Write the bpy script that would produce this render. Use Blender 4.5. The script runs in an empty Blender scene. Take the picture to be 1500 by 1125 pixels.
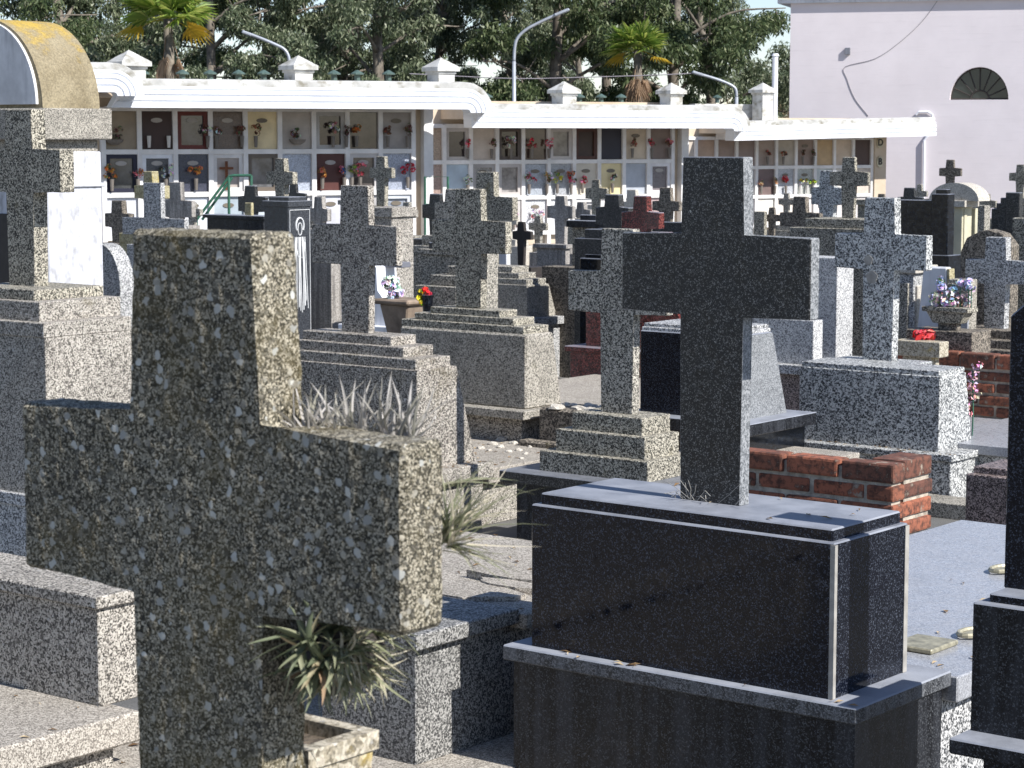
import bpy, bmesh, math, random
import numpy as np
from mathutils import Vector, Matrix, noise
R = math.radians
random.seed(7)
sc = bpy.context.scene
COL = sc.collection

# ------------------------------------------------------------------ camera
F = 3250.0          # focal length measured in the 1500 px wide photograph
H = 2.2             # eye height
PITCH = math.atan((562.5 - 200.0) / F)
cp, sp = math.cos(PITCH), math.sin(PITCH)
cam_d = bpy.data.cameras.new('camera')
cam = bpy.data.objects.new('camera', cam_d); COL.objects.link(cam)
cam.location = (0, 0, H); cam.rotation_euler = (math.pi / 2 - PITCH, 0, 0)
cam_d.sensor_width = 36; cam_d.lens = 36 * F / 1500
cam_d.clip_start = .05; cam_d.clip_end = 2000
cam_d.dof.use_dof = True; cam_d.dof.focus_distance = 7.5; cam_d.dof.aperture_fstop = 24
sc.camera = cam
TH = R(38.5)        # bearing shared by the rows of graves


def ray(px, py):
    x, y = (px - 750) / F, (562.5 - py) / F
    return Vector((x, cp + y * sp, -sp + y * cp))


def at(px, py, Y):
    d = ray(px, py)
    return Vector((0, 0, H)) + d * (Y / d.y)


# ------------------------------------------------------------------ materials
def lin(c):
    return tuple(((v / 255) / 12.92 if v / 255 <= .04045 else ((v / 255 + .055) / 1.055) ** 2.4) for v in c) + (1,)


class NT:
    def __init__(s, name):
        s.m = bpy.data.materials.new(name); s.m.use_nodes = True
        s.t = s.m.node_tree; s.bsdf = s.t.nodes['Principled BSDF']

    def n(s, typ, **kw):
        nd = s.t.nodes.new('ShaderNode' + typ)
        for k, v in kw.items():
            if k.startswith('i_'):
                nd.inputs[k[2:].replace('_', ' ')].default_value = v
            else:
                setattr(nd, k, v)
        return nd

    def l(s, a, b): s.t.links.new(a, b)

    def coord(s, rnd=True):
        tc = s.n('TexCoord')
        if not rnd: return tc.outputs['Object']
        oi = s.n('ObjectInfo'); mu = s.n('VectorMath', operation='MULTIPLY_ADD')
        cx = s.n('CombineXYZ'); s.l(oi.outputs['Random'], cx.inputs[0]); s.l(oi.outputs['Random'], cx.inputs[1])
        s.l(cx.outputs[0], mu.inputs[0]); mu.inputs[1].default_value = (17, 9, 0); s.l(tc.outputs['Object'], mu.inputs[2])
        return mu.outputs[0]

    def ramp(s, src, stops, mode='LINEAR'):
        r = s.n('ValToRGB'); e = r.color_ramp; e.interpolation = mode
        while len(e.elements) < len(stops): e.elements.new(.5)
        for el, (p, c) in zip(e.elements, stops):
            el.position = p; el.color = c if len(c) == 4 else lin(c)
        s.l(src, r.inputs[0]); return r.outputs[0]

    def mix(s, fac, a, b, mode='MIX'):
        m = s.n('Mix', data_type='RGBA', blend_type=mode)
        for sock, v in ((m.inputs[0], fac), (m.inputs[6], a), (m.inputs[7], b)):
            if isinstance(v, (int, float)): sock.default_value = v
            elif isinstance(v, tuple): sock.default_value = v if len(v) == 4 else lin(v)
            else: s.l(v, sock)
        return m.outputs[2]

    def noise(s, vec, scale, detail=3, rough=.5, sc3=None):
        if sc3:
            mp = s.n('Mapping'); mp.inputs['Scale'].default_value = sc3; s.l(vec, mp.inputs['Vector']); vec = mp.outputs[0]
        nz = s.n('TexNoise', i_Scale=scale, i_Detail=detail, i_Roughness=rough); s.l(vec, nz.inputs['Vector']); return nz

    def math(s, op, a, b=None):
        m = s.n('Math', operation=op)
        for sock, v in ((m.inputs[0], a), (m.inputs[1], b)):
            if v is None: continue
            if isinstance(v, (int, float)): sock.default_value = v
            else: s.l(v, sock)
        return m.outputs[0]

    def bump(s, h, strength, dist=.003):
        b = s.n('Bump'); b.inputs['Strength'].default_value = strength; b.inputs['Distance'].default_value = dist
        s.l(h, b.inputs['Height']); s.l(b.outputs[0], s.bsdf.inputs['Normal'])


K0, K1 = (0, 0, 0, 1), (1, 1, 1, 1)


def granite(name, dark, mid, light, fd=.38, fl=.25, s=150, rough=.65, chip=None, lich=None, dirt=.3, bump=.25, coat=0., streak=None, spec=.5, dist=.003, dust_sheen=0., lop=.8, peb=None):
    t = NT(name); v = t.coord()
    dn = t.noise(v, s * .55, 1)
    dv = t.n('VectorMath', operation='MULTIPLY_ADD'); t.l(dn.outputs['Color'], dv.inputs[0])
    dv.inputs[1].default_value = (1.1 / s,) * 3; t.l(v, dv.inputs[2])
    vo = t.n('TexVoronoi', i_Scale=s); t.l(dv.outputs[0], vo.inputs['Vector'])
    sp_ = t.n('SeparateColor'); t.l(vo.outputs['Color'], sp_.inputs[0])
    vb = t.n('TexVoronoi', i_Scale=s * 1.9); t.l(dv.outputs[0], vb.inputs['Vector'])
    sb = t.n('SeparateColor'); t.l(vb.outputs['Color'], sb.inputs[0])
    val = t.math('ADD', t.math('MULTIPLY', sp_.outputs[0], .66), t.math('MULTIPLY', sb.outputs[0], .34))
    fd2, fl2 = .18 + fd * .64, .82 - fl * .64
    mid2 = tuple(int(a * .55 + b * .45) for a, b in zip(mid, light)); mid0 = tuple(int(a * .6 + b * .4) for a, b in zip(mid, dark))
    col = t.ramp(val, [(fd2 - .13, dark), (fd2 - .01, mid0), (fd2 + .05, mid), (fl2 - .05, mid2), (fl2 + .1, light)])
    fine = t.noise(v, s * 1.9, 2)
    col = t.mix(.35, col, t.ramp(fine.outputs[0], [(.3, (60, 58, 54)), (.7, (235, 230, 222))]), 'OVERLAY')
    hgt = sp_.outputs[1]
    if peb:       # bigger aggregate stones between the fine grains
        for ps, pt, pc in peb:
            vp = t.n('TexVoronoi', i_Scale=ps); t.l(dv.outputs[0], vp.inputs['Vector'])
            s3 = t.n('SeparateColor'); t.l(vp.outputs['Color'], s3.inputs[0])
            mm = t.math('MULTIPLY', t.math('LESS_THAN', vp.outputs['Distance'], t.math('MULTIPLY', s3.outputs[1], .62)), t.math('GREATER_THAN', s3.outputs[0], pt))
            col = t.mix(t.math('MULTIPLY', mm, .8), col, t.mix(s3.outputs[2], tuple(int(q * .7) for q in pc), pc))
    if chip:
        cs, th, cc, rad = chip
        cd = t.noise(v, cs * 1.6, 1)
        cv = t.n('VectorMath', operation='MULTIPLY_ADD'); t.l(cd.outputs['Color'], cv.inputs[0])
        cv.inputs[1].default_value = (.8 / cs,) * 3; t.l(v, cv.inputs[2])
        v2 = t.n('TexVoronoi', i_Scale=cs); t.l(cv.outputs[0], v2.inputs['Vector'])
        s2 = t.n('SeparateColor'); t.l(v2.outputs['Color'], s2.inputs[0])
        radv = t.math('MULTIPLY', s2.outputs[1], rad)
        m = t.math('MULTIPLY', t.math('LESS_THAN', v2.outputs['Distance'], radv), t.math('GREATER_THAN', s2.outputs[0], th))
        tone = t.mix(s2.outputs[2], tuple(int(q * .72) for q in cc), cc)
        col = t.mix(m, col, tone)
    if dirt:
        d1 = t.noise(v, 4.5, 6, .62)
        col = t.mix(t.math('MULTIPLY', t.ramp(d1.outputs[0], [(.42, K0), (.68, K1)]), dirt), col, (34, 32, 28))
    if streak:
        d2 = t.noise(v, 1, 5, .6, (22, 22, 1.6))
        col = t.mix(t.math('MULTIPLY', t.ramp(d2.outputs[0], [(.45, K0), (.62, K1)]), streak[1]), col, streak[0])
    if lich:
        for i, (lc, am, ls) in enumerate(lich):
            d3 = t.noise(v, ls, 7, .68 + .02 * i)
            lo = .62 - am * .3
            col = t.mix(t.math('MULTIPLY', t.ramp(d3.outputs[0], [(lo, K0), (lo + .13, K1)]), lop), col, lc)
    rr = t.noise(v, 25, 3)
    ro = t.ramp(rr.outputs[0], [(.3, (max(0, rough - .08),) * 3 + (1,)), (.75, (min(1, rough + .12),) * 3 + (1,))])
    if dust_sheen:      # dust film, plus sky reflection painted into the colour of upward faces
        g = t.n('NewGeometry'); sx = t.n('SeparateXYZ'); t.l(g.outputs['True Normal'], sx.inputs[0])
        d4 = t.noise(v, 7, 6, .65)
        fd_ = t.math('MULTIPLY', t.math('MULTIPLY', t.math('GREATER_THAN', sx.outputs[2], .35), t.ramp(d4.outputs[0], [(.25, (.55, .55, .55, 1)), (.6, K1)])), dust_sheen)
        col = t.mix(fd_, col, (158, 161, 169)); ro = t.mix(fd_, ro, (.75, .75, .75, 1))
    t.l(col, t.bsdf.inputs['Base Color']); t.l(ro, t.bsdf.inputs['Roughness'])
    t.bsdf.inputs['Specular IOR Level'].default_value = spec
    t.bsdf.inputs['Coat Weight'].default_value = coat; t.bsdf.inputs['Coat Roughness'].default_value = .06
    if bump: t.bump(hgt, bump, dist)
    return t.m


def plain(name, c, rough=.6, var=.15, scale=6, spec=.4, metal=0., c2=None, streak=None, bump=0.):
    t = NT(name); v = t.coord()
    nz = t.noise(v, scale, 5, .6)
    c2 = c2 or tuple(int(q * (1 - var)) for q in c)
    col = t.mix(t.ramp(nz.outputs[0], [(.35, K0), (.7, K1)]), c, c2)
    if streak:
        d2 = t.noise(v, 1, 5, .6, streak[2])
        col = t.mix(t.math('MULTIPLY', t.ramp(d2.outputs[0], [(.5, K0), (.68, K1)]), streak[1]), col, streak[0])
    t.l(col, t.bsdf.inputs['Base Color'])
    t.bsdf.inputs['Roughness'].default_value = rough; t.bsdf.inputs['Metallic'].default_value = metal
    t.bsdf.inputs['Specular IOR Level'].default_value = spec
    if bump:
        n2 = t.noise(v, 90, 4); t.bump(n2.outputs[0], bump, .01)
    return t.m


def leafmat(name, stops, rough=.55, trans=.25):
    t = NT(name)
    g = t.n('NewGeometry')
    col = t.ramp(g.outputs['Random Per Island'], stops)
    t.l(col, t.bsdf.inputs['Base Color']); t.bsdf.inputs['Roughness'].default_value = rough
    t.bsdf.inputs['Specular IOR Level'].default_value = .3
    tr = t.n('BsdfTranslucent'); t.l(col, tr.inputs[0])
    ms = t.n('MixShader'); ms.inputs[0].default_value = trans
    t.l(t.bsdf.outputs[0], ms.inputs[1]); t.l(tr.outputs[0], ms.inputs[2])
    t.l(ms.outputs[0], t.t.nodes['Material Output'].inputs[0])
    return t.m


def attrmat(name, rough=.6):
    t = NT(name); a = t.n('Attribute', attribute_name='Col'); t.l(a.outputs['Color'], t.bsdf.inputs['Base Color'])
    t.bsdf.inputs['Roughness'].default_value = rough
    return t.m


M = {}
OLIVE, YEL, PALE = (84, 76, 40), (190, 160, 50), (170, 172, 158)
M['fore'] = granite('lichened_terrazzo', (44, 41, 31), (98, 91, 72), (196, 188, 168), .42, .25, 430, .85, (66, .60, (212, 210, 200), .40), [((100, 86, 44), .46, 3.0), ((46, 44, 36), .12, 16)], .25, .5, dist=.003, lop=.45, peb=[(170, .6, (134, 128, 112)), (120, .78, (76, 72, 62)), (105, .85, (190, 184, 168))])
M['warm'] = granite('warm_terrazzo', (58, 55, 51), (134, 128, 119), (198, 192, 182), .30, .40, 180, .8, (46, .88, (216, 212, 205), .4), [((110, 102, 82), .02, 5)], .22, .3, peb=[(75, .7, (174, 166, 155)), (60, .82, (92, 86, 80))])
M['warmdark'] = granite('brown_terrazzo', (50, 46, 43), (122, 115, 107), (204, 197, 186), .34, .38, 180, .8, (46, .9, (212, 206, 198), .35), [((92, 82, 54), .16, 2.6)], .26, .3, lop=.5, peb=[(75, .75, (168, 160, 149)), (60, .82, (80, 74, 69))])
M['grey'] = granite('grey_terrazzo', (50, 49, 46), (128, 124, 115), (206, 200, 188), .36, .34, 150, .8, None, [(OLIVE, .05, 4)], .22, .3)
M['greylich'] = granite('lichened_grey_terrazzo', (50, 49, 44), (122, 117, 104), (200, 194, 178), .36, .34, 150, .85, None, [((112, 104, 74), .04, 5)], .22, .3)
M['tan'] = granite('tan_terrazzo', (74, 72, 66), (140, 135, 125), (194, 188, 176), .30, .36, 170, .8, None, [(OLIVE, .04, 3)], .25, .25, lop=.4)
M['salt'] = granite('salt_and_pepper_granite', (48, 50, 53), (136, 138, 139), (216, 216, 213), .30, .36, 115, .5, None, None, .1, .1)
M['fine'] = granite('fine_grey_granite', (56, 58, 60), (136, 137, 139), (216, 215, 213), .32, .38, 150, .6, None, None, .15, .1)
M['darkspk'] = granite('dark_speckled_granite', (22, 22, 24), (44, 44, 46), (132, 131, 128), .72, .09, 280, .35, (60, .95, (176, 176, 168), .25), None, .10, .08, coat=.05, dust_sheen=.5)
M['black'] = granite('polished_black_granite', (13, 16, 25), (20, 24, 35), (84, 90, 102), .7, .05, 260, .1, None, None, .0, 0, spec=.3, dust_sheen=.85)
M['blackdull'] = granite('dusty_black_granite', (15, 16, 21), (23, 25, 30), (92, 95, 99), .66, .05, 260, .3, None, None, .05, 0, streak=((92, 95, 102), .2), spec=.3, dust_sheen=.85)
M['honed'] = granite('honed_grey_granite', (92, 95, 98), (122, 125, 128), (158, 160, 162), .32, .3, 190, .6, None, None, .1, .05)
M['vaultm'] = None
M['navy'] = granite('polished_navy_granite', (7, 9, 14), (14, 18, 26), (40, 48, 60), .6, .06, 120, .12, None, None, 0, 0, coat=.2, dust_sheen=.5)
M['red'] = granite('red_granite', (40, 16, 16), (88, 34, 32), (150, 84, 78), .4, .2, 130, .25, None, None, .1, 0, coat=.2, dust_sheen=.6)
M['pink'] = granite('pinkish_granite', (44, 36, 36), (112, 98, 94), (180, 164, 158), .40, .28, 190, .5, None, None, .12, .1)
M['stonec'] = granite('streaked_concrete', (120, 115, 110), (158, 153, 148), (190, 185, 178), .3, .3, 160, .9, None, None, .15, .15, streak=((74, 70, 68), .55))
M['stonep'] = granite('pale_concrete', (160, 154, 144), (190, 183, 172), (212, 206, 196), .3, .3, 160, .9, None, [((130, 122, 100), .02, 6)], .15, .15)
M['brownc'] = granite('brown_stone', (56, 52, 47), (106, 98, 88), (160, 150, 136), .38, .28, 110, .85, None, [(OLIVE, .04, 5)], .2, .2)
M['ylich'] = granite('yellow_lichened_stone', (132, 122, 92), (168, 158, 122), (190, 182, 150), .3, .3, 90, .9, None, [((188, 164, 66), .17, 3), ((112, 104, 84), .08, 12)], .15, .2)
M['slab'] = granite('polished_grey_slab', (140, 142, 148), (164, 166, 172), (186, 188, 193), .35, .25, 240, .3, None, None, .10, .03, coat=.1)
M['ledge'] = granite('limestained_dark_granite', (34, 36, 40), (66, 68, 73), (122, 124, 128), .45, .2, 260, .5, None, None, .0, .05, streak=((120, 122, 126), .45), dust_sheen=.9)
M['pillar'] = granite('dark_grey_polished_granite', (40, 42, 47), (58, 61, 67), (84, 87, 92), .4, .2, 220, .25, None, None, .1, 0, coat=.1, dust_sheen=.6)
M['engr'] = plain('white_engraving', (222, 222, 220), .9, .1)
M['blockgrey'] = granite('mid_grey_granite', (58, 58, 58), (112, 111, 108), (178, 176, 172), .36, .3, 190, .6, None, None, .15, .1)
M['slabc'] = granite('gritty_slab', (112, 106, 98), (158, 150, 140), (200, 193, 182), .35, .3, 230, .9, None, None, .2, .3)
def vaultmat():
    t = NT('lichened_vault_render'); v = t.coord(False)
    n1 = t.noise(v, 5, 7, .7); n2 = t.noise(v, 60, 4, .7)
    col = t.mix(t.ramp(n1.outputs[0], [(.35, K0), (.68, K1)]), (156, 144, 118), (122, 110, 86))
    g = t.n('NewGeometry'); sx = t.n('SeparateXYZ'); t.l(g.outputs['Normal'], sx.inputs[0])
    lf = t.math('ADD', t.math('MULTIPLY', sx.outputs[2], .55), t.math('SUBTRACT', n1.outputs[0], .5))
    col = t.mix(t.ramp(lf, [(.38, K0), (.62, K1)]), col, (188, 158, 72))
    col = t.mix(.35, col, t.ramp(n2.outputs[0], [(.35, (50, 48, 44)), (.65, (230, 228, 220))]), 'OVERLAY')
    t.l(col, t.bsdf.inputs['Base Color']); t.bsdf.inputs['Roughness'].default_value = .95
    t.bump(n2.outputs[0], .4, .01)
    return t.m


M['vaultm'] = vaultmat()
M['palegrey'] = plain('pale_grey_render', (224, 223, 222), .9, .15, 4, streak=((110, 110, 114), .4, (6, 6, 1)))
M['palegran'] = granite('pale_silver_granite', (108, 108, 110), (164, 164, 165), (214, 213, 211), .26, .42, 150, .6, None, None, .12, .1)
M['dust_sheen'] = plain('pale_dust', (170, 166, 158), .95, .2, 20)
M['plaster'] = plain('white_plaster', (226, 226, 228), .85, .1, 3, streak=((120, 120, 118), .25, (14, 14, 1.2)), bump=.15)
M['oldplaster'] = plain('weathered_white_plaster', (206, 206, 210), .9, .08, 4, streak=((120, 116, 112), .5, (16, 16, 9)), bump=.2)
M['fascia'] = plain('white_painted_fascia', (232, 233, 236), .7, .05, 2)
M['rooftop'] = plain('weathered_white_roof_edge', (214, 212, 206), .9, .2, 3, streak=((120, 112, 92), .75, (5, 5, 7)))
M['soffit'] = plain('beige_soffit', (206, 190, 168), .9, .15, 1.2, c2=(182, 162, 138))
M['grid'] = plain('white_niche_surround', (236, 232, 228), .8, .12, 3)
M['greyplaster'] = plain('grey_render', (128, 130, 138), .9, .25, 3, streak=((60, 60, 62), .5, (8, 8, 1)))
M['cream'] = plain('cream_paint', (208, 200, 172), .85, .15, 4)
M['vent'] = plain('green_grey_vent', (84, 104, 98), .6, .2, 8)
M['steel'] = plain('galvanised_pole', (178, 182, 188), .45, .1, 5, metal=.3)
M['whitepipe'] = plain('white_pipe', (232, 232, 236), .5, .05, 3)
M['greenpipe'] = plain('green_pipe', (58, 106, 84), .5, .2, 8)
M['wire'] = plain('grey_cable', (150, 144, 148), .6, .1)
M['mortar'] = plain('grey_mortar', (200, 188, 170), .95, .3, 25, bump=.6)
M['bronze'] = plain('pale_worn_metal', (196, 188, 160), .45, .35, 30, metal=.4)
M['iron'] = plain('dark_iron', (62, 56, 52), .6, .2, 12)
M['wood'] = plain('brown_wood', (126, 74, 42), .6, .3, 20)
M['terra'] = plain('brown_fired_clay', (150, 132, 114), .9, .3, 9)
M['planter'] = granite('cast_stone_planter', (120, 112, 96), (168, 158, 138), (196, 188, 170), .3, .3, 110, .9, (60, .7, (205, 198, 185), .4), [(YEL, .16, 5)], .1, .3)
M['soil'] = plain('dry_soil', (110, 98, 84), .95, .3, 30, bump=.8)
M['glass'] = plain('dark_glass', (52, 58, 56), .08, .3, 2, spec=.6)
M['flower'] = attrmat('flower_petals')
M['till'] = leafmat('grey_green_air_plant', [(0, (116, 122, 90)), (.45, (158, 158, 128)), (.7, (192, 182, 158)), (1, (206, 196, 174))], .7, .2)
M['tillg'] = leafmat('green_air_plant', [(0, (92, 100, 76)), (.55, (136, 140, 112)), (.75, (168, 156, 126)), (1, (160, 132, 104))], .6, .2)
M['tillp'] = leafmat('pale_dry_air_plant', [(0, (150, 146, 130)), (.5, (184, 178, 170)), (1, (208, 202, 196))], .8, .2)
M['euc'] = leafmat('eucalyptus_leaves', [(0, (62, 74, 54)), (.4, (92, 104, 78)), (.75, (130, 138, 108)), (1, (180, 184, 154))], .4, .35)
M['euc2'] = leafmat('dark_tree_leaves', [(0, (54, 68, 44)), (.5, (82, 96, 62)), (.85, (116, 126, 88)), (1, (156, 160, 122))], .4, .35)
M['bush'] = leafmat('dry_shrub_leaves', [(0, (96, 86, 64)), (.5, (132, 120, 90)), (1, (160, 144, 114))], .7, .3)
M['palm'] = leafmat('palm_fronds', [(0, (96, 124, 52)), (.6, (142, 164, 72)), (1, (196, 198, 110))], .4, .4)
M['palmy'] = leafmat('yellowing_palm_fronds', [(0, (176, 156, 50)), (1, (214, 176, 60))], .6, .3)
M['palmd'] = leafmat('dead_palm_fronds', [(0, (140, 116, 92)), (1, (186, 158, 130))], .8, .3)
M['bark'] = plain('tree_bark', (138, 128, 114), .9, .4, 6, streak=((70, 58, 48), .6, (6, 6, 1)))


def brickmat():
    t = NT('weathered_red_bricks'); v = t.coord(False)
    g = t.n('NewGeometry')
    base = t.ramp(g.outputs['Random Per Island'], [(0, (104, 68, 56)), (.4, (140, 86, 64)), (.7, (166, 100, 74)), (1, (92, 64, 54))])
    n1 = t.noise(v, 28, 6, .7)
    col = t.mix(t.math('MULTIPLY', t.ramp(n1.outputs[0], [(.45, K0), (.6, K1)]), .8), base, (50, 38, 33))
    n2 = t.noise(v, 14, 5, .7)
    col = t.mix(t.math('MULTIPLY', t.ramp(n2.outputs[0], [(.58, K0), (.68, K1)]), .7), col, (186, 170, 150))
    t.l(col, t.bsdf.inputs['Base Color']); t.bsdf.inputs['Roughness'].default_value = .9
    t.bump(n1.outputs[0], .6, .008)
    return t.m


M['brick'] = brickmat()


def pinkmat():
    t = NT('pink_painted_masonry'); v = t.coord(False)
    br = t.n('TexBrick', i_Scale=1., i_Mortar_Size=.008, i_Brick_Width=.55, i_Row_Height=.21)
    mp = t.n('Mapping'); mp.inputs['Rotation'].default_value = (R(90), 0, 0); t.l(v, mp.inputs[0]); t.l(mp.outputs[0], br.inputs['Vector'])
    n1 = t.noise(v, .8, 6, .65)
    col = t.mix(t.ramp(n1.outputs[0], [(.35, K0), (.7, K1)]), (226, 217, 218), (216, 207, 208))
    n2 = t.noise(v, 1, 5, .6, (1.2, 1.2, 14))
    col = t.mix(t.math('MULTIPLY', t.ramp(n2.outputs[0], [(.56, K0), (.7, K1)]), .10), col, (160, 148, 150))
    t.l(col, t.bsdf.inputs['Base Color']); t.bsdf.inputs['Roughness'].default_value = .9
    b = t.math('SUBTRACT', n2.outputs[0], t.math('MULTIPLY', br.outputs['Fac'], .5)); t.bump(b, .10, .02)
    return t.m


M['pinkwall'] = pinkmat()


def groundmat():
    t = NT('gritty_paving'); v = t.coord(False)
    n1 = t.noise(v, 1.2, 8, .65); n2 = t.noise(v, 120, 4, .7)
    col = t.mix(t.ramp(n1.outputs[0], [(.35, K0), (.7, K1)]), (122, 120, 116), (92, 90, 86))
    col = t.mix(.4, col, t.ramp(n2.outputs[0], [(.35, (40, 40, 40)), (.65, (230, 230, 230))]), 'OVERLAY')
    t.l(col, t.bsdf.inputs['Base Color']); t.bsdf.inputs['Roughness'].default_value = .95
    t.bump(n2.outputs[0], .5, .01)
    return t.m


M['ground'] = groundmat()


# ------------------------------------------------------------------ builders
def obj(name, bm, m, parent=None, world=False, smooth=False):
    if world and parent is not None:
        bm.transform(mw(parent).inverted())
    me = bpy.data.meshes.new(name); bm.to_mesh(me); bm.free()
    if smooth:
        me.polygons.foreach_set('use_smooth', [True] * len(me.polygons))
    me.materials.append(M[m] if isinstance(m, str) else m)
    o = bpy.data.objects.new(name, me); COL.objects.link(o)
    if parent is not None: o.parent = parent
    return o


def mw(o):
    m = Matrix.Translation(o.location) @ o.rotation_euler.to_matrix().to_4x4()
    return m if o.parent is None else mw(o.parent) @ m


def tag(o, label, cat, group=None, kind=None):
    if label: o['label'] = label
    if cat: o['category'] = cat
    if group: o['group'] = group
    if kind: o['kind'] = kind
    return o


def empty(name, loc, rz=0.):
    o = bpy.data.objects.new(name, None); o.location = loc; o.rotation_euler = (0, 0, rz)
    o.empty_display_size = .1; COL.objects.link(o); return o


def poly_prism(bm, pts, f0, f1):
    """pts: 2D outline (CCW seen from -y); f0/f1 map (p)->3D front/back."""
    a = [bm.verts.new(f0(p)) for p in pts]; b = [bm.verts.new(f1(p)) for p in pts]
    bm.faces.new(a); bm.faces.new(b[::-1])
    n = len(pts)
    for i in range(n):
        j = (i + 1) % n
        bm.faces.new((a[j], a[i], b[i], b[j]))


def hexa(bm, lo, hi):
    """lo, hi: 4 corner lists (bottom, top) ordered around."""
    v = [bm.verts.new(p) for p in lo] + [bm.verts.new(p) for p in hi]
    for f in ((3, 2, 1, 0), (4, 5, 6, 7), (0, 1, 5, 4), (1, 2, 6, 5), (2, 3, 7, 6), (3, 0, 4, 7)):
        bm.faces.new([v[i] for i in f])


def bx(bm, x0, x1, y0, y1, z0, z1):
    hexa(bm, [(x0, y0, z0), (x1, y0, z0), (x1, y1, z0), (x0, y1, z0)], [(x0, y0, z1), (x1, y0, z1), (x1, y1, z1), (x0, y1, z1)])


def bevel(bm, off, seg=1):
    if off > 0:
        bmesh.ops.bevel(bm, geom=list(bm.edges), offset=off, segments=seg, affect='EDGES', profile=.6, clamp_overlap=True)
    bmesh.ops.recalc_face_normals(bm, faces=list(bm.faces))


def tube(bm, pts, r, n=8, caps=True):
    pts = [Vector(p) for p in pts]
    rr = r if isinstance(r, (list, tuple)) else [r] * len(pts)
    rings = []; prev = None
    for i, p in enumerate(pts):
        d = (pts[min(i + 1, len(pts) - 1)] - pts[max(i - 1, 0)]).normalized()
        if prev is None:
            s = d.orthogonal().normalized()
        else:
            s = (prev - d * prev.dot(d)).normalized()
        prev = s; t = d.cross(s)
        rings.append([bm.verts.new(p + (s * math.cos(q) + t * math.sin(q)) * rr[i]) for q in [2 * math.pi * k / n for k in range(n)]])
    for a, b in zip(rings, rings[1:]):
        for k in range(n):
            bm.faces.new((a[k], a[(k + 1) % n], b[(k + 1) % n], b[k]))
    if caps:
        bm.faces.new(rings[0][::-1]); bm.faces.new(rings[-1])


def smoothpath(pts, k=6):
    pts = [Vector(p) for p in pts]; out = []
    P = [2 * pts[0] - pts[1]] + pts + [2 * pts[-1] - pts[-2]]
    for i in range(1, len(P) - 2):
        for j in range(k):
            t = j / k
            out.append(.5 * ((2 * P[i]) + (P[i + 1] - P[i - 1]) * t + (2 * P[i - 1] - 5 * P[i] + 4 * P[i + 1] - P[i + 2]) * t * t + (3 * P[i] - P[i - 1] - 3 * P[i + 1] + P[i + 2]) * t ** 3))
    out.append(pts[-1]); return out


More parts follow.
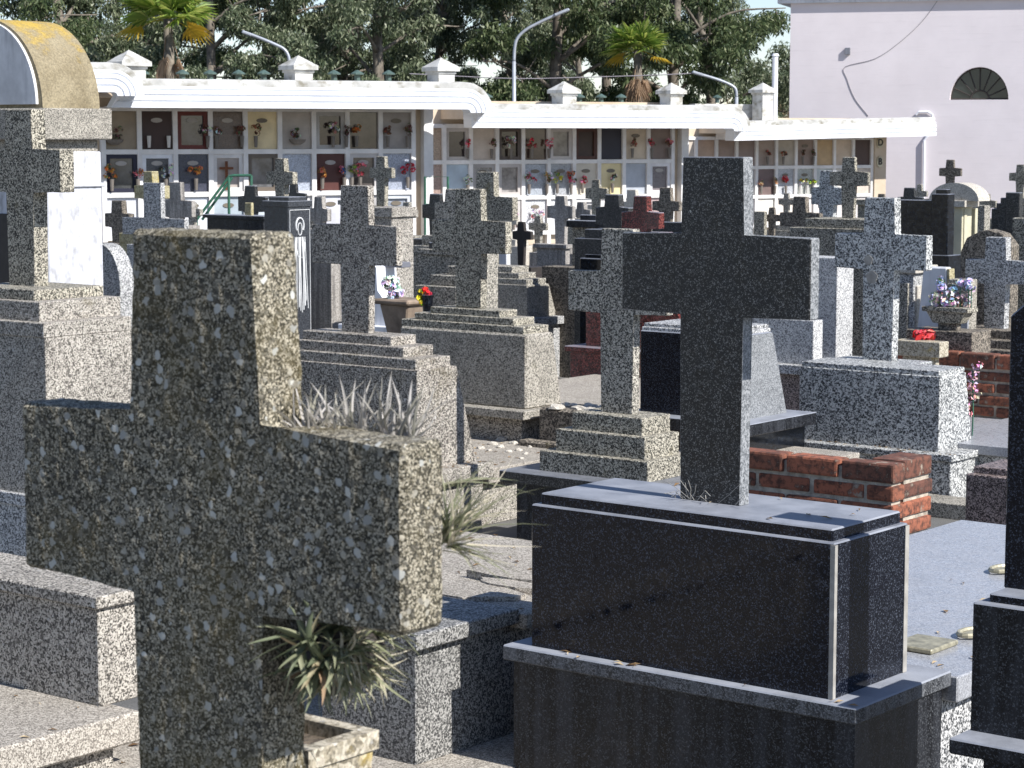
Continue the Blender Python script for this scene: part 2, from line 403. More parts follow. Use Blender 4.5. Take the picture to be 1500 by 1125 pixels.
class Mon:
    """A thing standing at its near (front right) corner; local x = along its front, y = away, z = up."""

    def __init__(s, name, label, cat, px, py, Y, yaw=TH, group=None):
        p = at(px, py, Y); s.C = Vector((p.x, p.y)); s.yaw = yaw
        s.u = Vector((math.cos(yaw), -math.sin(yaw))); s.w = Vector((math.sin(yaw), math.cos(yaw)))
        s.root = empty(name, (p.x, p.y, 0), -yaw); tag(s.root, label, cat, group)
        s.bx = {}

    def hitb(s, px, py, b):
        d = ray(px, py); d2 = Vector((d.x, d.y))
        t = (b + s.C.dot(s.w)) / d2.dot(s.w); q = d2 * t - s.C
        return q.dot(s.u), H + d.z * t

    def hita(s, px, py, a):
        d = ray(px, py); d2 = Vector((d.x, d.y))
        t = (a + s.C.dot(s.u)) / d2.dot(s.u); q = d2 * t - s.C
        return q.dot(s.w), H + d.z * t

    def hitz(s, px, py, z):
        d = ray(px, py); t = (z - H) / d.z; q = Vector((d.x, d.y)) * t - s.C
        return q.dot(s.u), q.dot(s.w)

    def auto(s, px, py):
        f0 = s.hitb(px, py, 0)[0]; f1 = s.hitb(px, py, .1)[0] + .1
        return -f0 * .1 / (f1 - f0)

    def box(s, name, L, Rr, B, yt, yb, m, b=None, zb=None, ex=(0, 0, 0, 0), bev=.004, D=None, label=None, key=None):
        if b is None: b = s.auto(Rr, yt)
        ar, zt = s.hitb(Rr, yt, b)
        al = s.hitb(L, yt, b)[0]
        if yb is not None: zb = s.hitb(Rr, yb, b)[1] - .003
        b1 = b + D if D else s.hita(B, yt, ar)[0]
        return s.boxm(name, al, ar, b, b1, zb, zt, m, ex, bev, label, key)

    def ledge(s, L, Rr, B, yt, yb, zt, m, bev=.004):
        a, b = s.hitz(Rr, yt, zt); al = s.hitb(L, yt, b)[0]; b1 = s.hita(B, yt, a)[0]; zb = s.hitb(Rr, yb, b)[1]
        return s.boxm('ledge', al, a, b, b1, zb, zt + .003, m, bev=bev)

    def boxm(s, name, a0, a1, b0, b1, z0, z1, m, ex=(0, 0, 0, 0), bev=.004, label=None, key=None):
        bm = bmesh.new(); l, r, f, k = ex
        hexa(bm, [(a0 - l, b0 - f, z0), (a1 + r, b0 - f, z0), (a1 + r, b1 + k, z0), (a0 - l, b1 + k, z0)],
             [(a0, b0, z1), (a1, b0, z1), (a1, b1, z1), (a0, b1, z1)])
        bevel(bm, bev)
        o = obj(name, bm, m, s.root)
        if label: o['label'] = label
        s.bx[key or name] = (a0, a1, b0, b1, z0, z1)
        return o

    def cross(s, L, Rr, B, yt, yb, AL, AR, ta, ab, m, b=None, D=None, bev=.004, zb=None, fn=None, name='cross'):
        ref = list(s.bx.values())[-1] if s.bx else (0, 0, 0, .1, 0, 0)
        if b is None:
            a1 = s.hitb(Rr, yt, ref[2])[0]
            D = D or max(.04, s.hita(B, yt, a1)[0] - ref[2])
            b = (ref[2] + ref[3]) / 2 - D / 2
        a1, zt = s.hitb(Rr, yt, b); a0 = s.hitb(L, yt, b)[0]
        if zb is None: zb = s.hitb(Rr, yb, b)[1] - .004
        if D is None: D = max(.04, s.hita(B, yt, a1)[0] - b)
        l = s.hitb(AL, ta, b)[0]; r = s.hitb(AR, ta, b)[0]
        z1 = s.hitb(Rr, ta, b)[1]; z0 = s.hitb(Rr, ab, b)[1]
        pts = [(a0, zb), (a1, zb), (a1, z0), (r, z0), (r, z1), (a1, z1), (a1, zt), (a0, zt), (a0, z1), (l, z1), (l, z0), (a0, z0)]
        bm = bmesh.new()
        poly_prism(bm, pts, lambda p: (p[0], b, p[1]), lambda p: (p[0], b + D, p[1]))
        bevel(bm, bev)
        if fn: fn(bm)
        s.cz = (a0, a1, b, b + D, zb, zt, l, r, z0, z1)
        return obj(name, bm, m, s.root)


GM = 'grave monument'
A = {}

# ------------------------------------------------------------------ foreground cross
m = A['fore'] = Mon('stone_cross_monument', 'big lichen-spotted terrazzo cross close to the camera with tufts of air plant under its arm', GM, 372, 345, 2.5)


def rough(bm):
    bmesh.ops.triangulate(bm, faces=[f for f in bm.faces if len(f.verts) > 4])
    for _ in range(5):
        es = [e for e in bm.edges if e.calc_length() > .011]
        if not es: break
        bmesh.ops.subdivide_edges(bm, edges=es, cuts=1, use_grid_fill=True)
        bmesh.ops.triangulate(bm, faces=[f for f in bm.faces if len(f.verts) > 4])
    bm.normal_update()
    for v in bm.verts:
        n = noise.noise(v.co * 38) * .0016 + noise.noise(v.co * 110) * .0011
        v.co += v.normal * n


m.cross(191, 372, 436, 343, None, 30, 590, 628, 893, 'fore', b=0, zb=1.13, bev=.006, fn=rough)
m.boxm('step', -.42, .22, -.17, .25, .98, 1.134, 'fore')
m.boxm('pedestal', -.55, .36, -.3, .38, 0, .983, 'warmdark')

# ------------------------------------------------------------------ polished black monument with dark cross
m = A['black'] = Mon('black_granite_monument', 'polished black granite block carrying a tall dark speckled cross, in the right foreground', GM, 1223, 796, 5.8)
m.box('pedestal', 778, 1223, 1330, 796, 1026, 'black', b=0)
m.box('cap', 792, 1219.5, 1319, 775.5, 797, 'black')
o = m.cross(1000, 1090, 1104, 230, 741, 911, 1188, 346, 464, 'darkspk', bev=.003)
o.data.materials.append(M['honed'])      # the sawn edges of the slab are left unpolished
for f in o.data.polygons:
    if abs(f.normal.y) < .3: f.material_index = 1
m.ledge(736, 1254.5, 1393, 1040, 1063, m.bx['pedestal'][4], 'ledge')
l = m.bx['ledge']; pz = l[4]
m.boxm('base', l[0] + .03, l[1] - .012, l[2] + .012, l[3] - .03, 0, pz + .002, 'blackdull')
m.boxm('slab', l[0] + .02, l[1] + .02, l[3] - .002, l[3] + 2.35, pz - .045, pz + .03, 'slab')
m.boxm('tomb_side', l[0] + .06, l[1] - .03, l[3] - .032, l[3] + 2.3, 0, pz - .043, 'fine')
for (px, py, n_) in ((1366, 948, 'name_plate'), (1468, 838, 'handle'), (1424, 932, 'handle')):
    a, b = m.hitz(px, py, pz + .03); bm = bmesh.new()
    if n_ == 'name_plate':
        bx(bm, a - .09, a + .05, b - .1, b + .07, pz + .031, pz + .047); bevel(bm, .004)
    else:
        ring = [(a + .035 * math.cos(q), b + .06 * math.sin(q), pz + .042) for q in np.linspace(0, 2 * math.pi, 17)]
        tube(bm, ring, .008, 6, False)
        bx(bm, a - .02, a + .02, b - .03, b + .03, pz + .031, pz + .043)
    obj(n_, bm, 'bronze', m.root)
# pale joint strip on the corner of the polished block
p = m.bx['pedestal']
bm = bmesh.new(); bx(bm, p[1] - .012, p[1] + .0025, -.0025, .012, p[4] + .004, p[5] - .006); obj('corner_joint', bm, 'dust_sheen', m.root)
bm = bmesh.new(); bx(bm, p[1] - .008, p[1] + .0028, p[3] - .02, p[3] + .002, p[4] + .004, p[5] - .006); obj('corner_joint', bm, 'dust_sheen', m.root)

# dry twigs caught at the foot of the cross
rq = random.Random(4); bm = bmesh.new(); cz = m.cz; zt_ = m.bx['cap'][5]
for i in range(16):
    a = rq.uniform(cz[0] - .03, cz[1] + .01); l_ = rq.uniform(.04, .13); q = rq.uniform(-.9, .9)
    tube(bm, [(a, cz[2] - .012, zt_ + .004), (a + l_ * .5 * math.sin(q), cz[2] - .02, zt_ + l_ * .3), (a + l_ * math.sin(q), cz[2] - rq.uniform(.01, .05), zt_ + l_ * .55 * rq.uniform(.2, 1.1))], .0009, 4)
o = obj('dry_twigs', bm, 'dust_sheen', None); o.location = m.root.location; o.rotation_euler = m.root.rotation_euler
tag(o, 'wisps of dry grass caught at the foot of the tall dark cross', 'dry grass')

# ------------------------------------------------------------------ black stele at the right edge
m = A['stele'] = Mon('black_stele', 'black granite stele on a stepped base cut off by the right edge of the photo', GM, 1425, 882, 5.5)
m.boxm('pedestal', 0, .9, 0, .36, m.hitb(1425, 1072, 0)[1], m.hitb(1425, 882, 0)[1], 'blackdull')
zp = m.bx['pedestal']
m.boxm('cap', .03, .87, .03, .33, zp[5] - .003, m.hitb(1430, 866, .03)[1], 'black')
zc = m.bx['cap'][5]
a0 = m.hitb(1474, 700, .12)[0]; zs = m.hitb(1474, 462, .12)[1]
bm = bmesh.new()
pts = [(a0, zc - .003), (a0 + .62, zc - .003), (a0 + .62, zs), (a0 + .5, zs + .1), (a0 + .12, zs + .1), (a0, zs)]
poly_prism(bm, pts, lambda p: (p[0], .12, p[1]), lambda p: (p[0], .22, p[1])); bevel(bm, .004); obj('stele', bm, 'black', m.root)
al = m.hitb(1390, 1066, -.1)[0]
m.boxm('ledge', al, 1.05, -.1, .46, m.hitb(1390, 1104, -.1)[1], zp[4] + .003, 'blackdull')
m.boxm('base', al + .07, 1., -.05, .42, 0, m.bx['ledge'][4] + .002, 'black')

# ------------------------------------------------------------------ middle monuments
def steps(m, rows, mat):
    for (L, Rr, B, yt, yb) in rows:
        m.box('step', L, Rr, B, yt, yb, mat, key='step%d' % yt)


m = A['m1'] = Mon('stepped_cross_monument', 'brown terrazzo cross on steps over a flared block, right of the foreground cross', GM, 611, 543, 12.0)
m.box('pedestal', 415, 611, 669, 543, 690, 'warmdark', b=0, ex=(.06, .0, .0, .17))
m.box('step', 418, 609, 660, 527, 543.5, 'warmdark', b=0.02, key='s3')
m.box('step', 430, 591, 635, 509.5, 527.5, 'warmdark', b=0.06, key='s2')
m.box('step', 443, 573, 610, 493.5, 510, 'warmdark', b=0.1, key='s1')
m.cross(498.5, 539, 548, 272, 488, 456, 581, 330.5, 388, 'warmdark')
pz = m.bx['pedestal'][4]; pb = m.bx['pedestal'][3] + .17
al, ar = m.bx['pedestal'][0] - .06, m.bx['pedestal'][1]
m.boxm('ledge', al - .12, ar + .1, -.12, pb + .04, pz - .085, pz + .003, 'warm')
m.boxm('base', al - .05, ar + .05, -.06, pb, 0, pz - .083, 'warm')
m.boxm('slab', al - .1, ar + .06, pb + .041, pb + 2.1, pz - .13, pz - .045, 'slabc')
m.boxm('tomb_side', al - .02, ar, pb + .001, pb + 2.05, 0, pz - .132, 'warm')
slab_m1 = (m, pz - .045, ar, pb)

m = A['m2'] = Mon('stepped_cross_monument', 'greenish terrazzo cross on steps over a smooth sloping block, second from the foreground cross', GM, 770.7, 490.7, 13.5)
m.box('pedestal', 586, 770.7, 811, 490.7, 600, 'tan', b=0, ex=(.04, .0, .0, .09), bev=.012)
m.box('step', 588, 767, 804, 479, 491, 'greylich', b=0.02, key='s3')
m.box('step', 607, 752, 783, 467, 479.3, 'greylich', b=0.05, key='s2')
m.box('step', 630, 732, 758, 455.5, 467.3, 'greylich', b=0.08, key='s1')
m.cross(667, 704, 713, 277, 451, 632, 741, 324, 371, 'greylich')
pz = m.bx['pedestal'][4]; p = m.bx['pedestal']
m.boxm('ledge', p[0] - .12, p[1] + .06, -.1, p[3] + .14, pz - .05, pz + .003, 'tan')
m.boxm('base', p[0] - .05, p[1] - .02, -.02, p[3] + .1, 0, pz - .052, 'warmdark')
m.boxm('slab', p[0] - .1, p[1] + .04, p[3] + .141, p[3] + 2.1, pz - .12, pz - .04, 'slabc')

m = A['m3'] = Mon('stepped_cross_monument', 'grey terrazzo cross and steps half hidden behind the greenish terrazzo cross', GM, 772, 418, 20.)
m.box('pedestal', 640, 772, 804, 418, 466, 'tan', b=0, ex=(.03, .0, .0, .12))
m.box('step', 645, 771, 800, 409.5, 418.4, 'grey', b=0.02, key='s3')
m.box('step', 656, 760, 785, 400.5, 410, 'grey', b=0.06, key='s2')
m.box('step', 668, 750, 775, 391, 401, 'grey', b=0.1, key='s1')
m.cross(698, 723, 731, 252, 392, 672, 751, 288.5, 322.5, 'greylich')
p = m.bx['pedestal']
m.boxm('ledge', p[0] - .1, p[1] + .1, -.08, p[3] + .3, p[4] - .07, p[4] + .002, 'fine')
m.boxm('base', p[0] - .04, p[1] + .05, -.03, p[3] + .25, 0, p[4] - .068, 'fine')

m = A['m4'] = Mon('stepped_cross_monument', 'narrow grey lichened cross on three steps standing directly left of the tall dark cross', GM, 949, 677, 11.2)
m.box('step', 790, 949, 1006, 677, 707, 'greylich', b=0, key='s3')
m.box('step', 814, 945, 995, 641.5, 677.5, 'greylich', b=0.05, key='s2')
m.box('step', 838, 941, 982, 613, 642, 'greylich', b=0.1, key='s1')
m.cross(881, 928, 938, 336, 607, 832, 977, 400, 460, 'grey')
p = m.bx['s3']
m.boxm('ledge', p[0] - .17, p[1] + .14, -.13, p[3] + .12, p[4] - .06, p[4] + .002, 'darkspk')
m.boxm('base', p[0] - .1, p[1] + .08, -.07, p[3] + .08, 0, p[4] - .058, 'blackdull')
m.boxm('slab', p[0] - .14, p[1] + .12, p[3] + .121, p[3] + 1.6, p[4] - .12, p[4] - .05, 'slabc')

m = A['m5'] = Mon('granite_cross_monument', 'salt-and-pepper granite cross with round lichen spots on a broad block, right of centre', GM, 1377, 552, 13.1)
m.box('pedestal', 1171, 1377, 1415, 552, 663, 'salt', b=0, ex=(0, 0, 0, .1))
m.box('step', 1174, 1376, 1413, 543.8, 552.4, 'salt', key='s2')
m.box('step', 1217, 1339.5, 1366, 533.5, 544.2, 'salt', key='s1')
m.cross(1267, 1311, 1320, 290, 535, 1223, 1358, 344, 395, 'salt')
m.ledge(1136, 1395, 1473, 669, 678, m.bx['pedestal'][4], 'salt')
l = m.bx['ledge']
m.boxm('base', l[0] + .06, l[1] - .02, l[2] + .02, l[3] - .05, 0, l[4] + .002, 'salt')
m.boxm('slab', l[0] + .05, l[1] + .01, l[3] + .001, l[3] + 2., l[4] - .02, l[5] - .005, 'slab')
m.boxm('kerb', l[0] - .2, l[1] + .25, l[2] - .25, l[2] + .01, 0, .09, 'tan')
for (px, py, r_) in ((1272, 381, .03), (1277, 406, .04)):
    c = m.cz; a, z = m.hitb(px, py, c[2]); bm = bmesh.new()
    pts = [(a + r_ * math.cos(q) * (1 + .12 * math.sin(5 * q)), z + r_ * math.sin(q)) for q in np.linspace(0, 2 * math.pi, 19)[:-1]]
    poly_prism(bm, pts, lambda p: (p[0], c[2] - .0025, p[1]), lambda p: (p[0], c[2] + .002, p[1])); obj('lichen_patch', bm, 'dust_sheen', m.root)

m = A['m6'] = Mon('black_tapered_tomb', 'low black tapered tombstone with grey granite flank behind the tall dark cross', GM, 1078, 493, 12.6)
m.box('pedestal', 938, 1078, 1131, 493, 616, 'black', b=0, ex=(.0, .03, .0, .12))
m.box('cap', 940, 1076, 1129, 487, 493.5, 'fine', key='c1')
m.box('cap', 943, 1073, 1126, 481, 487.5, 'fine', key='c2')
p = m.bx['pedestal']
bm = bmesh.new()
hexa(bm, [(p[1] + .03, .004, p[4]), (p[1] + .034, .004, p[4]), (p[1] + .034, p[3] + .118, p[4]), (p[1] + .03, p[3] + .118, p[4])],
     [(p[1] - .01, .004, p[5] - .005), (p[1] + .004, .004, p[5] - .005), (p[1] + .004, p[3] - .002, p[5] - .005), (p[1] - .01, p[3] - .002, p[5] - .005)])
bevel(bm, 0); obj('side_panel', bm, 'honed', m.root)
m.boxm('ledge', p[0] - .1, p[1] + .16, -.12, p[3] + .25, p[4] - .07, p[4] + .002, 'blackdull')
m.boxm('base', p[0] - .05, p[1] + .1, -.06, p[3] + .22, 0, p[4] - .068, 'navy')

m = A['p1'] = Mon('granite_pillar_tomb', 'pale speckled granite block with a sunlit white flank behind the granite cross with lichen spots', GM, 1227, 378, 15.5)
m.box('pedestal', 1108, 1227, 1251, 378, 527, 'palegran', b=0)
p = m.bx['pedestal']
m.boxm('ledge', p[0] - .1, p[1] + .08, -.08, p[3] + .08, p[4] - .08, p[4] + .002, 'fine')
m.boxm('base', p[0] - .05, p[1] + .04, -.04, p[3] + .05, 0, p[4] - .078, 'pink')

m = A['p2'] = Mon('low_granite_tomb', 'low grey granite block seen under the right arm of the tall dark cross', GM, 1192, 470, 14.6)
m.box('pedestal', 1085, 1192, 1200, 470, 535, 'palegran', b=0, D=.12)
p = m.bx['pedestal']
m.boxm('ledge', p[0] - .08, p[1] + .04, -.08, p[3] + .2, p[4] - .06, p[4] + .002, 'fine')
m.boxm('base', p[0] - .04, p[1] + .02, -.03, p[3] + .18, 0, p[4] - .058, 'pink')
m.boxm('slab', p[0] - .08, p[1] + .04, -1.2, -.081, .2, .27, 'slab')

m = A['red'] = Mon('red_granite_tomb', 'polished dark red granite block on a ledge behind the narrow lichened cross', GM, 994, 440, 15.6)
m.box('pedestal', 858, 994, 1000, 440, 516, 'red', b=0, D=.14)
p = m.bx['pedestal']
m.boxm('ledge', p[0] - .12, p[1] + .08, -.1, p[3] + .1, p[4] - .035, p[4] + .002, 'red')
m.boxm('base', p[0] - .09, p[1] + .05, -.07, p[3] + .08, 0, p[4] - .033, 'red')
m.boxm('slab', p[0] - .1, p[1] - .1, -1.1, -.101, .37, .43, 'slab')

m = A['r2'] = Mon('pink_granite_tomb', 'brownish pink granite block with one step on top, behind the long grey slab', GM, 1415, 694, 10.2)
m.boxm('pedestal', 0, .8, 0, .4, m.hitb(1415, 786, 0)[1], m.hitb(1415, 694, 0)[1], 'pink')
p = m.bx['pedestal']
m.boxm('step', m.hitb(1426, 683, .05)[0], .75, .05, .35, p[5] - .003, m.hitb(1426, 683, .05)[1], 'pink')
m.boxm('ledge', m.hitb(1380, 781, -.08)[0], .9, -.08, .48, p[4] - .06, p[4] + .002, 'pink')
m.boxm('base', .0 - .05, .85, -.03, .44, 0, p[4] - .058, 'pink')

# ------------------------------------------------------------------ granite block at the lower centre
m = A['g6'] = Mon('granite_tomb', 'grey speckled granite tomb end with thick cap at the bottom centre', 'tomb', 609, 950, 6.45)
zq = m.hitb(609, 1122, 0)[1]; m.box('pedestal', 470, 609, 749, 948, None, 'blockgrey', b=0, zb=zq)
m.boxm('base', -.9, .24, -.75, .9, 0, zq + .002, 'slabc')
p = m.bx['pedestal']
m.boxm('cap', p[0] - .03, p[1] + .035, -.035, p[3] - .002, p[5] - .003, p[5] + .045, 'blockgrey')
zz_ = p[5] + .03; m.boxm('slab', min(p[0] - .05, m.hitz(610, 782, zz_)[0]), p[1] + .06, p[3] - .001, m.hitz(690, 779, zz_)[1], p[5] - .02, p[5] + .03, 'slabc')
m.boxm('tomb_side', p[0] + .02, p[1] - .01, p[3] + .001, p[3] + 1.3, 0, p[5] - .022, 'warm')
g6 = (m, p[5] + .03)

# ------------------------------------------------------------------ left side
m = A['l1'] = Mon('stepped_cross_monument', 'tall brown terrazzo cross with mossy foot on a big pedestal at the left edge', GM, 66, 494, 11.)
m.box('pedestal', -80, 66, 196, 494, 727, 'warm', b=0)
m.box('step', -82, 64, 193, 474, 494.5, 'warm', b=-.01, key='s3')
m.box('step', -70, 57.5, 177, 443, 474.5, 'warm', b=0.04, key='s2')
m.box('step', -58, 50, 152, 425, 443.5, 'greylich', b=0.09, key='s1')
m.cross(6.7, 45, 66, 160, 420, -36, 88, 219, 281, 'greylich')
p = m.bx['pedestal']
m.boxm('ledge', p[0] - .04, p[1] + .03, -.03, p[3] + .03, p[4] - .06, p[4] + .002, 'fine')
m.boxm('base', p[0] - .02, p[1] + .01, -.01, p[3] + .02, 0, p[4] - .058, 'fine')

m = A['g4'] = Mon('terrazzo_tomb', 'low terrazzo tomb end with capping ledge and long slab in the lower left corner', 'tomb', 143, 890, 6.5)
m.box('pedestal', -130, 143, 235, 890, 1034, 'warm', b=0)
p = m.bx['pedestal']
m.boxm('cap', p[0] - .02, p[1] + .018, -.018, p[3] + .02, p[5] - .003, p[5] + .036, 'warm')
a, b = m.hitz(208, 1042, p[4]); 
m.boxm('slab', p[0] - .3, a, -2.6, b, p[4] - .09, p[4] + .002, 'slabc', bev=.008)
m.boxm('tomb_side', p[0] - .25, a - .06, -2.5, b - .06, 0, p[4] - .092, 'warm')

# vaulted tomb
m = A['vault'] = Mon('vaulted_tomb', 'white plastered tomb with barrel vault roof covered in yellow lichen at the left edge', 'mausoleum', 66, 205, 17.)
zc0, zc1 = m.hitb(66, 205, 0)[1] - .0, m.hitb(66, 158, 0)[1]
bD = m.hita(165, 180, 0)[0]
m.boxm('cornice', -1.5, 0, 0, bD, zc0, zc1, 'tan', bev=.01)
m.boxm('wall', -1.44, -.07, .07, bD - .06, 0, zc0 - .09, 'oldplaster', bev=.01)
m.boxm('moulding', -1.42, -.09, .09, bD - .08, zc0 - .092, zc0 + .002, 'tan', bev=.004)
zb_ = m.hita(150, 268, -.02)[1]
m.boxm('moulding', -1.46, -.05, .05, bD - .04, zb_ - .03, zb_, 'oldplaster', bev=.006)
rad = .66; ac = -.75; bm = bmesh.new()
pts = [(ac - rad, zc1 - .004)] + [(ac + rad * math.cos(q), zc1 + rad * 1.06 * math.sin(q)) for q in np.linspace(0, math.pi, 33)]
pts = [(ac + rad * math.cos(q), zc1 - .004 + rad * 1.06 * math.sin(q)) for q in np.linspace(0, math.pi, 33)]
poly_prism(bm, pts, lambda p: (p[0], .06, p[1]), lambda p: (p[0], bD - .05, p[1])); bevel(bm, 0)
o = obj('vault', bm, 'vaultm', m.root, smooth=False)
bm = bmesh.new(); r2 = rad - .05
pts = [(ac + r2 * math.cos(q), zc1 + .03 + r2 * 1.06 * math.sin(q)) for q in np.linspace(0, math.pi, 33)]
poly_prism(bm, pts, lambda p: (p[0], .035, p[1]), lambda p: (p[0], .07, p[1])); bevel(bm, 0)
obj('gable', bm, 'palegrey', m.root)
m.boxm('door', -1.0, -.5, .055, .08, 0, 1.6, 'iron')

m = A['roundstone'] = Mon('rounded_headstone', 'dark headstone with a curved top and sunlit grey edge beside the white vaulted tomb wall', 'headstone', 176, 430, 18.5)
w_ = .5; zt = m.hitb(150, 357, 0)[1]; bm = bmesh.new()
pts = [(0, 0), (0, zt - .36)] + [(-.26 + .26 * math.cos(q), zt - .36 + .36 * math.sin(q)) for q in np.linspace(0, math.pi, 21)[1:-1]] + [(-.52, zt - .36), (-.52, 0)]
poly_prism(bm, pts[::-1], lambda p: (p[0], 0, p[1]), lambda p: (p[0], .16, p[1])); bevel(bm, 0); obj('stone', bm, 'fine', m.root)
m.boxm('plinth', -.6, .08, -.1, .26, 0, .3, 'fine')

# ------------------------------------------------------------------ smaller crosses further back
def fcross(label, mat, L, Rr, B, yt, yb, AL, AR, ta, ab, Y, pw=.62, pd=.34, pmat=None, zstep=True, name='stone_cross'):
    m = Mon(name, label, 'cross', Rr, yb, Y)
    D = max(.04, m.hita(B, yt, 0)[0])
    m.bx['x'] = (0, 0, 0, D, 0, 0)
    m.cross(L, Rr, B, yt, yb, AL, AR, ta, ab, mat, b=0, D=D, bev=.006)
    a0, a1, b0, b1, zb, zt, l, r, z0, z1 = m.cz
    c = (a0 + a1) / 2; cb = D / 2
    if zstep:
        m.boxm('step', c - pw * .36, c + pw * .36, cb - pd * .4, cb + pd * .4, zb - .08, zb + .003, pmat or mat)
        zb -= .078
    if zb > .12:
        m.boxm('pedestal', c - pw / 2, c + pw / 2, cb - pd / 2, cb + pd / 2, 0, zb, pmat or mat)
    return m


FC = [
    ('small plain concrete cross standing against the white niches right beside the vaulted tomb', 'brownc', 163, 178, 184.5, 294, 356, 153, 189.5, 313, 333, 26, {}),
    ('speckled grey cross with broad arms just above the top of the foreground cross', 'fine', 210, 235, 240, 268, 345, 179, 270, 320, 345, 20.5, {'pw': .4}),
    ('cross with a yellow lichened head peeping over the speckled grey cross', 'ylich', 210, 222.5, 231, 251, 330, 196, 239, 272, 291, 22.5, {}),
    ('streaked grey concrete cross below the white and black bouquet', 'stonec', 247, 264, 269, 267, 330, 229, 281, 294, 318, 24.5, {}),
    ('dark slate-coloured cross on a flat black ledge left of the relief pillar', 'darkspk', 358, 373, 377, 272, 320, 348, 389, 288, 310, 22, {}),
    ('lichened grey cross standing on top of the polished relief pillar', 'greylich', 402.6, 415.5, 422, 232, 295, 389.5, 429, 252, 270, 20.1, {'zstep': False, 'pw': .2, 'pd': .2}),
    ('dark stubby cross immediately right of the relief pillar top', 'darkspk', 424, 433, 436, 268, 310, 413, 447, 283, 300, 24, {}),
    ('streaked concrete cross between the relief pillar and the brown terrazzo cross', 'stonec', 460, 471.5, 477, 288, 335, 450, 480, 306, 324, 23, {}),
    ('slim dark lichened cross below the niche with the crimson bouquet', 'greylich', 551, 563, 568, 229, 302, 541, 574, 246, 261, 25, {}),
    ('dark cross whose left arm shows left of the greenish terrazzo cross', 'darkspk', 629, 644, 649, 284, 350, 618, 660, 300, 320, 22, {}),
    ('mottled grey cross right behind the head of the greenish terrazzo cross', 'grey', 652, 672, 678, 277, 345, 636, 690, 297, 323, 17.5, {}),
    ('thin dark iron-brown cross right of the half hidden terrazzo cross', 'iron', 758, 767, 769, 325, 390, 750, 778, 339, 351, 22, {}),
    ('weathered streaked concrete cross above the fluted concrete block', 'stonec', 813, 827, 832, 287, 359, 801, 839, 302, 320, 24, {'pmat': 'stonec'}),
    ('slender lichened cross in front of the cream and yellow niches', 'greylich', 867, 877, 879.5, 263, 320, 857, 889, 276, 291, 27, {}),
    ('plain black cross beside the red granite cross', 'darkspk', 886, 906, 914, 285, 336, 872, 921, 304, 330, 19.5, {}),
    ('red granite cross just left of the tall dark cross', 'red', 928, 947, 955, 287, 340, 910, 966, 311, 335, 18.8, {}),
    ('tan lichened cross partly hidden by the tall dark cross', 'brownc', 966, 982, 987, 275, 338, 955, 995, 295, 309, 25, {}),
    ('pale tan stone cross between the black cross and the red cross', 'stonep', 918, 931, 936, 278, 330, 906, 944, 296, 310, 28, {}),
    ('small dark cross close to the right side of the tall dark cross, before white niches', 'brownc', 1126, 1134, 1136, 304, 350, 1117, 1146, 315, 324, 27, {}),
    ('brown terrazzo cross with broad arms right of the tall dark cross', 'brownc', 1162, 1180, 1186, 288, 350, 1142, 1201, 312, 332, 22, {}),
    ('olive lichened cross on three steps right of the tall dark cross', 'greylich', 1234, 1252, 1257, 230, 320, 1215, 1272, 252, 272, 19.5, {'pw': .9, 'pd': .5}),
    ('patchy blue-grey cross touching the left of the olive cross on steps', 'salt', 1201, 1221, 1228, 250, 330, 1188, 1234, 275, 300, 23, {}),
    ('brown cross outlined against the pink wall behind the navy pillar', 'brownc', 1386, 1397, 1399, 234, 283, 1375.5, 1408, 246.5, 258, 31, {}),
    ('olive cross against the pink wall at the right edge of the photo', 'greylich', 1489, 1500, 1503, 241, 290, 1478, 1511, 253.5, 265, 31, {}),
    ('small grey cross against the white niches left of the green ladder', 'grey', 276, 284, 288, 296, 340, 267, 293, 306, 316, 28, {}),
    ('slim grey cross between the slim lichened cross and the return wall', 'grey', 590, 599, 603, 296, 345, 580, 609, 308, 319, 27, {}),
    ('pale concrete cross seen just left of the thin iron-brown cross', 'stonep', 738, 747, 751, 306, 350, 728, 757, 318, 329, 28, {}),
    ('low grey cross between the iron-brown cross and the streaked concrete cross', 'grey', 783, 791, 795, 316, 360, 774, 800, 327, 337, 28, {}),
    ('pale streaked cross right of the weathered concrete cross', 'stonec', 845, 855, 860, 296, 345, 835, 865, 307, 318, 29, {}),
    ('low tan cross peeping over the upright dark grey slab', 'tan', 944, 951, 954, 300, 340, 936, 959, 310, 319, 30, {}),
    ('tiny grey cross beside the brown broad-armed cross, close to the niches', 'grey', 1148, 1155, 1158, 283, 330, 1140, 1163, 292, 300, 36, {}),
    ('grey cross between the brown broad-armed cross and the olive cross on steps', 'fine', 1206, 1213, 1216, 286, 330, 1198, 1221, 296, 305, 33, {}),
    ('brown cross right of the olive cross on steps, against the canopy shade', 'brownc', 1286, 1295, 1298, 284, 330, 1277, 1304, 295, 305, 30, {}),
    ('small speckled cross in front of the pink wall near the drain pipe', 'darkspk', 1324, 1339, 1342, 275, 310, 1314, 1352, 289, 302, 26, {}),
    ('grey cross in the shade of the pink wall left of the drain pipe', 'grey', 1343, 1350, 1353, 270, 310, 1335, 1358, 280, 288, 31, {}),
    ('small lichened cross right of the cream painted tomb', 'greylich', 1440, 1449, 1452, 284, 320, 1431, 1459, 294, 304, 29, {}),
]
for i, (lb, mt, L, Rr, B, yt, yb, AL, AR, ta, ab, Y, kw) in enumerate(FC):
    A['fc%d' % i] = fcross(lb, mt, L, Rr, B, yt, yb, AL, AR, ta, ab, Y, **kw)

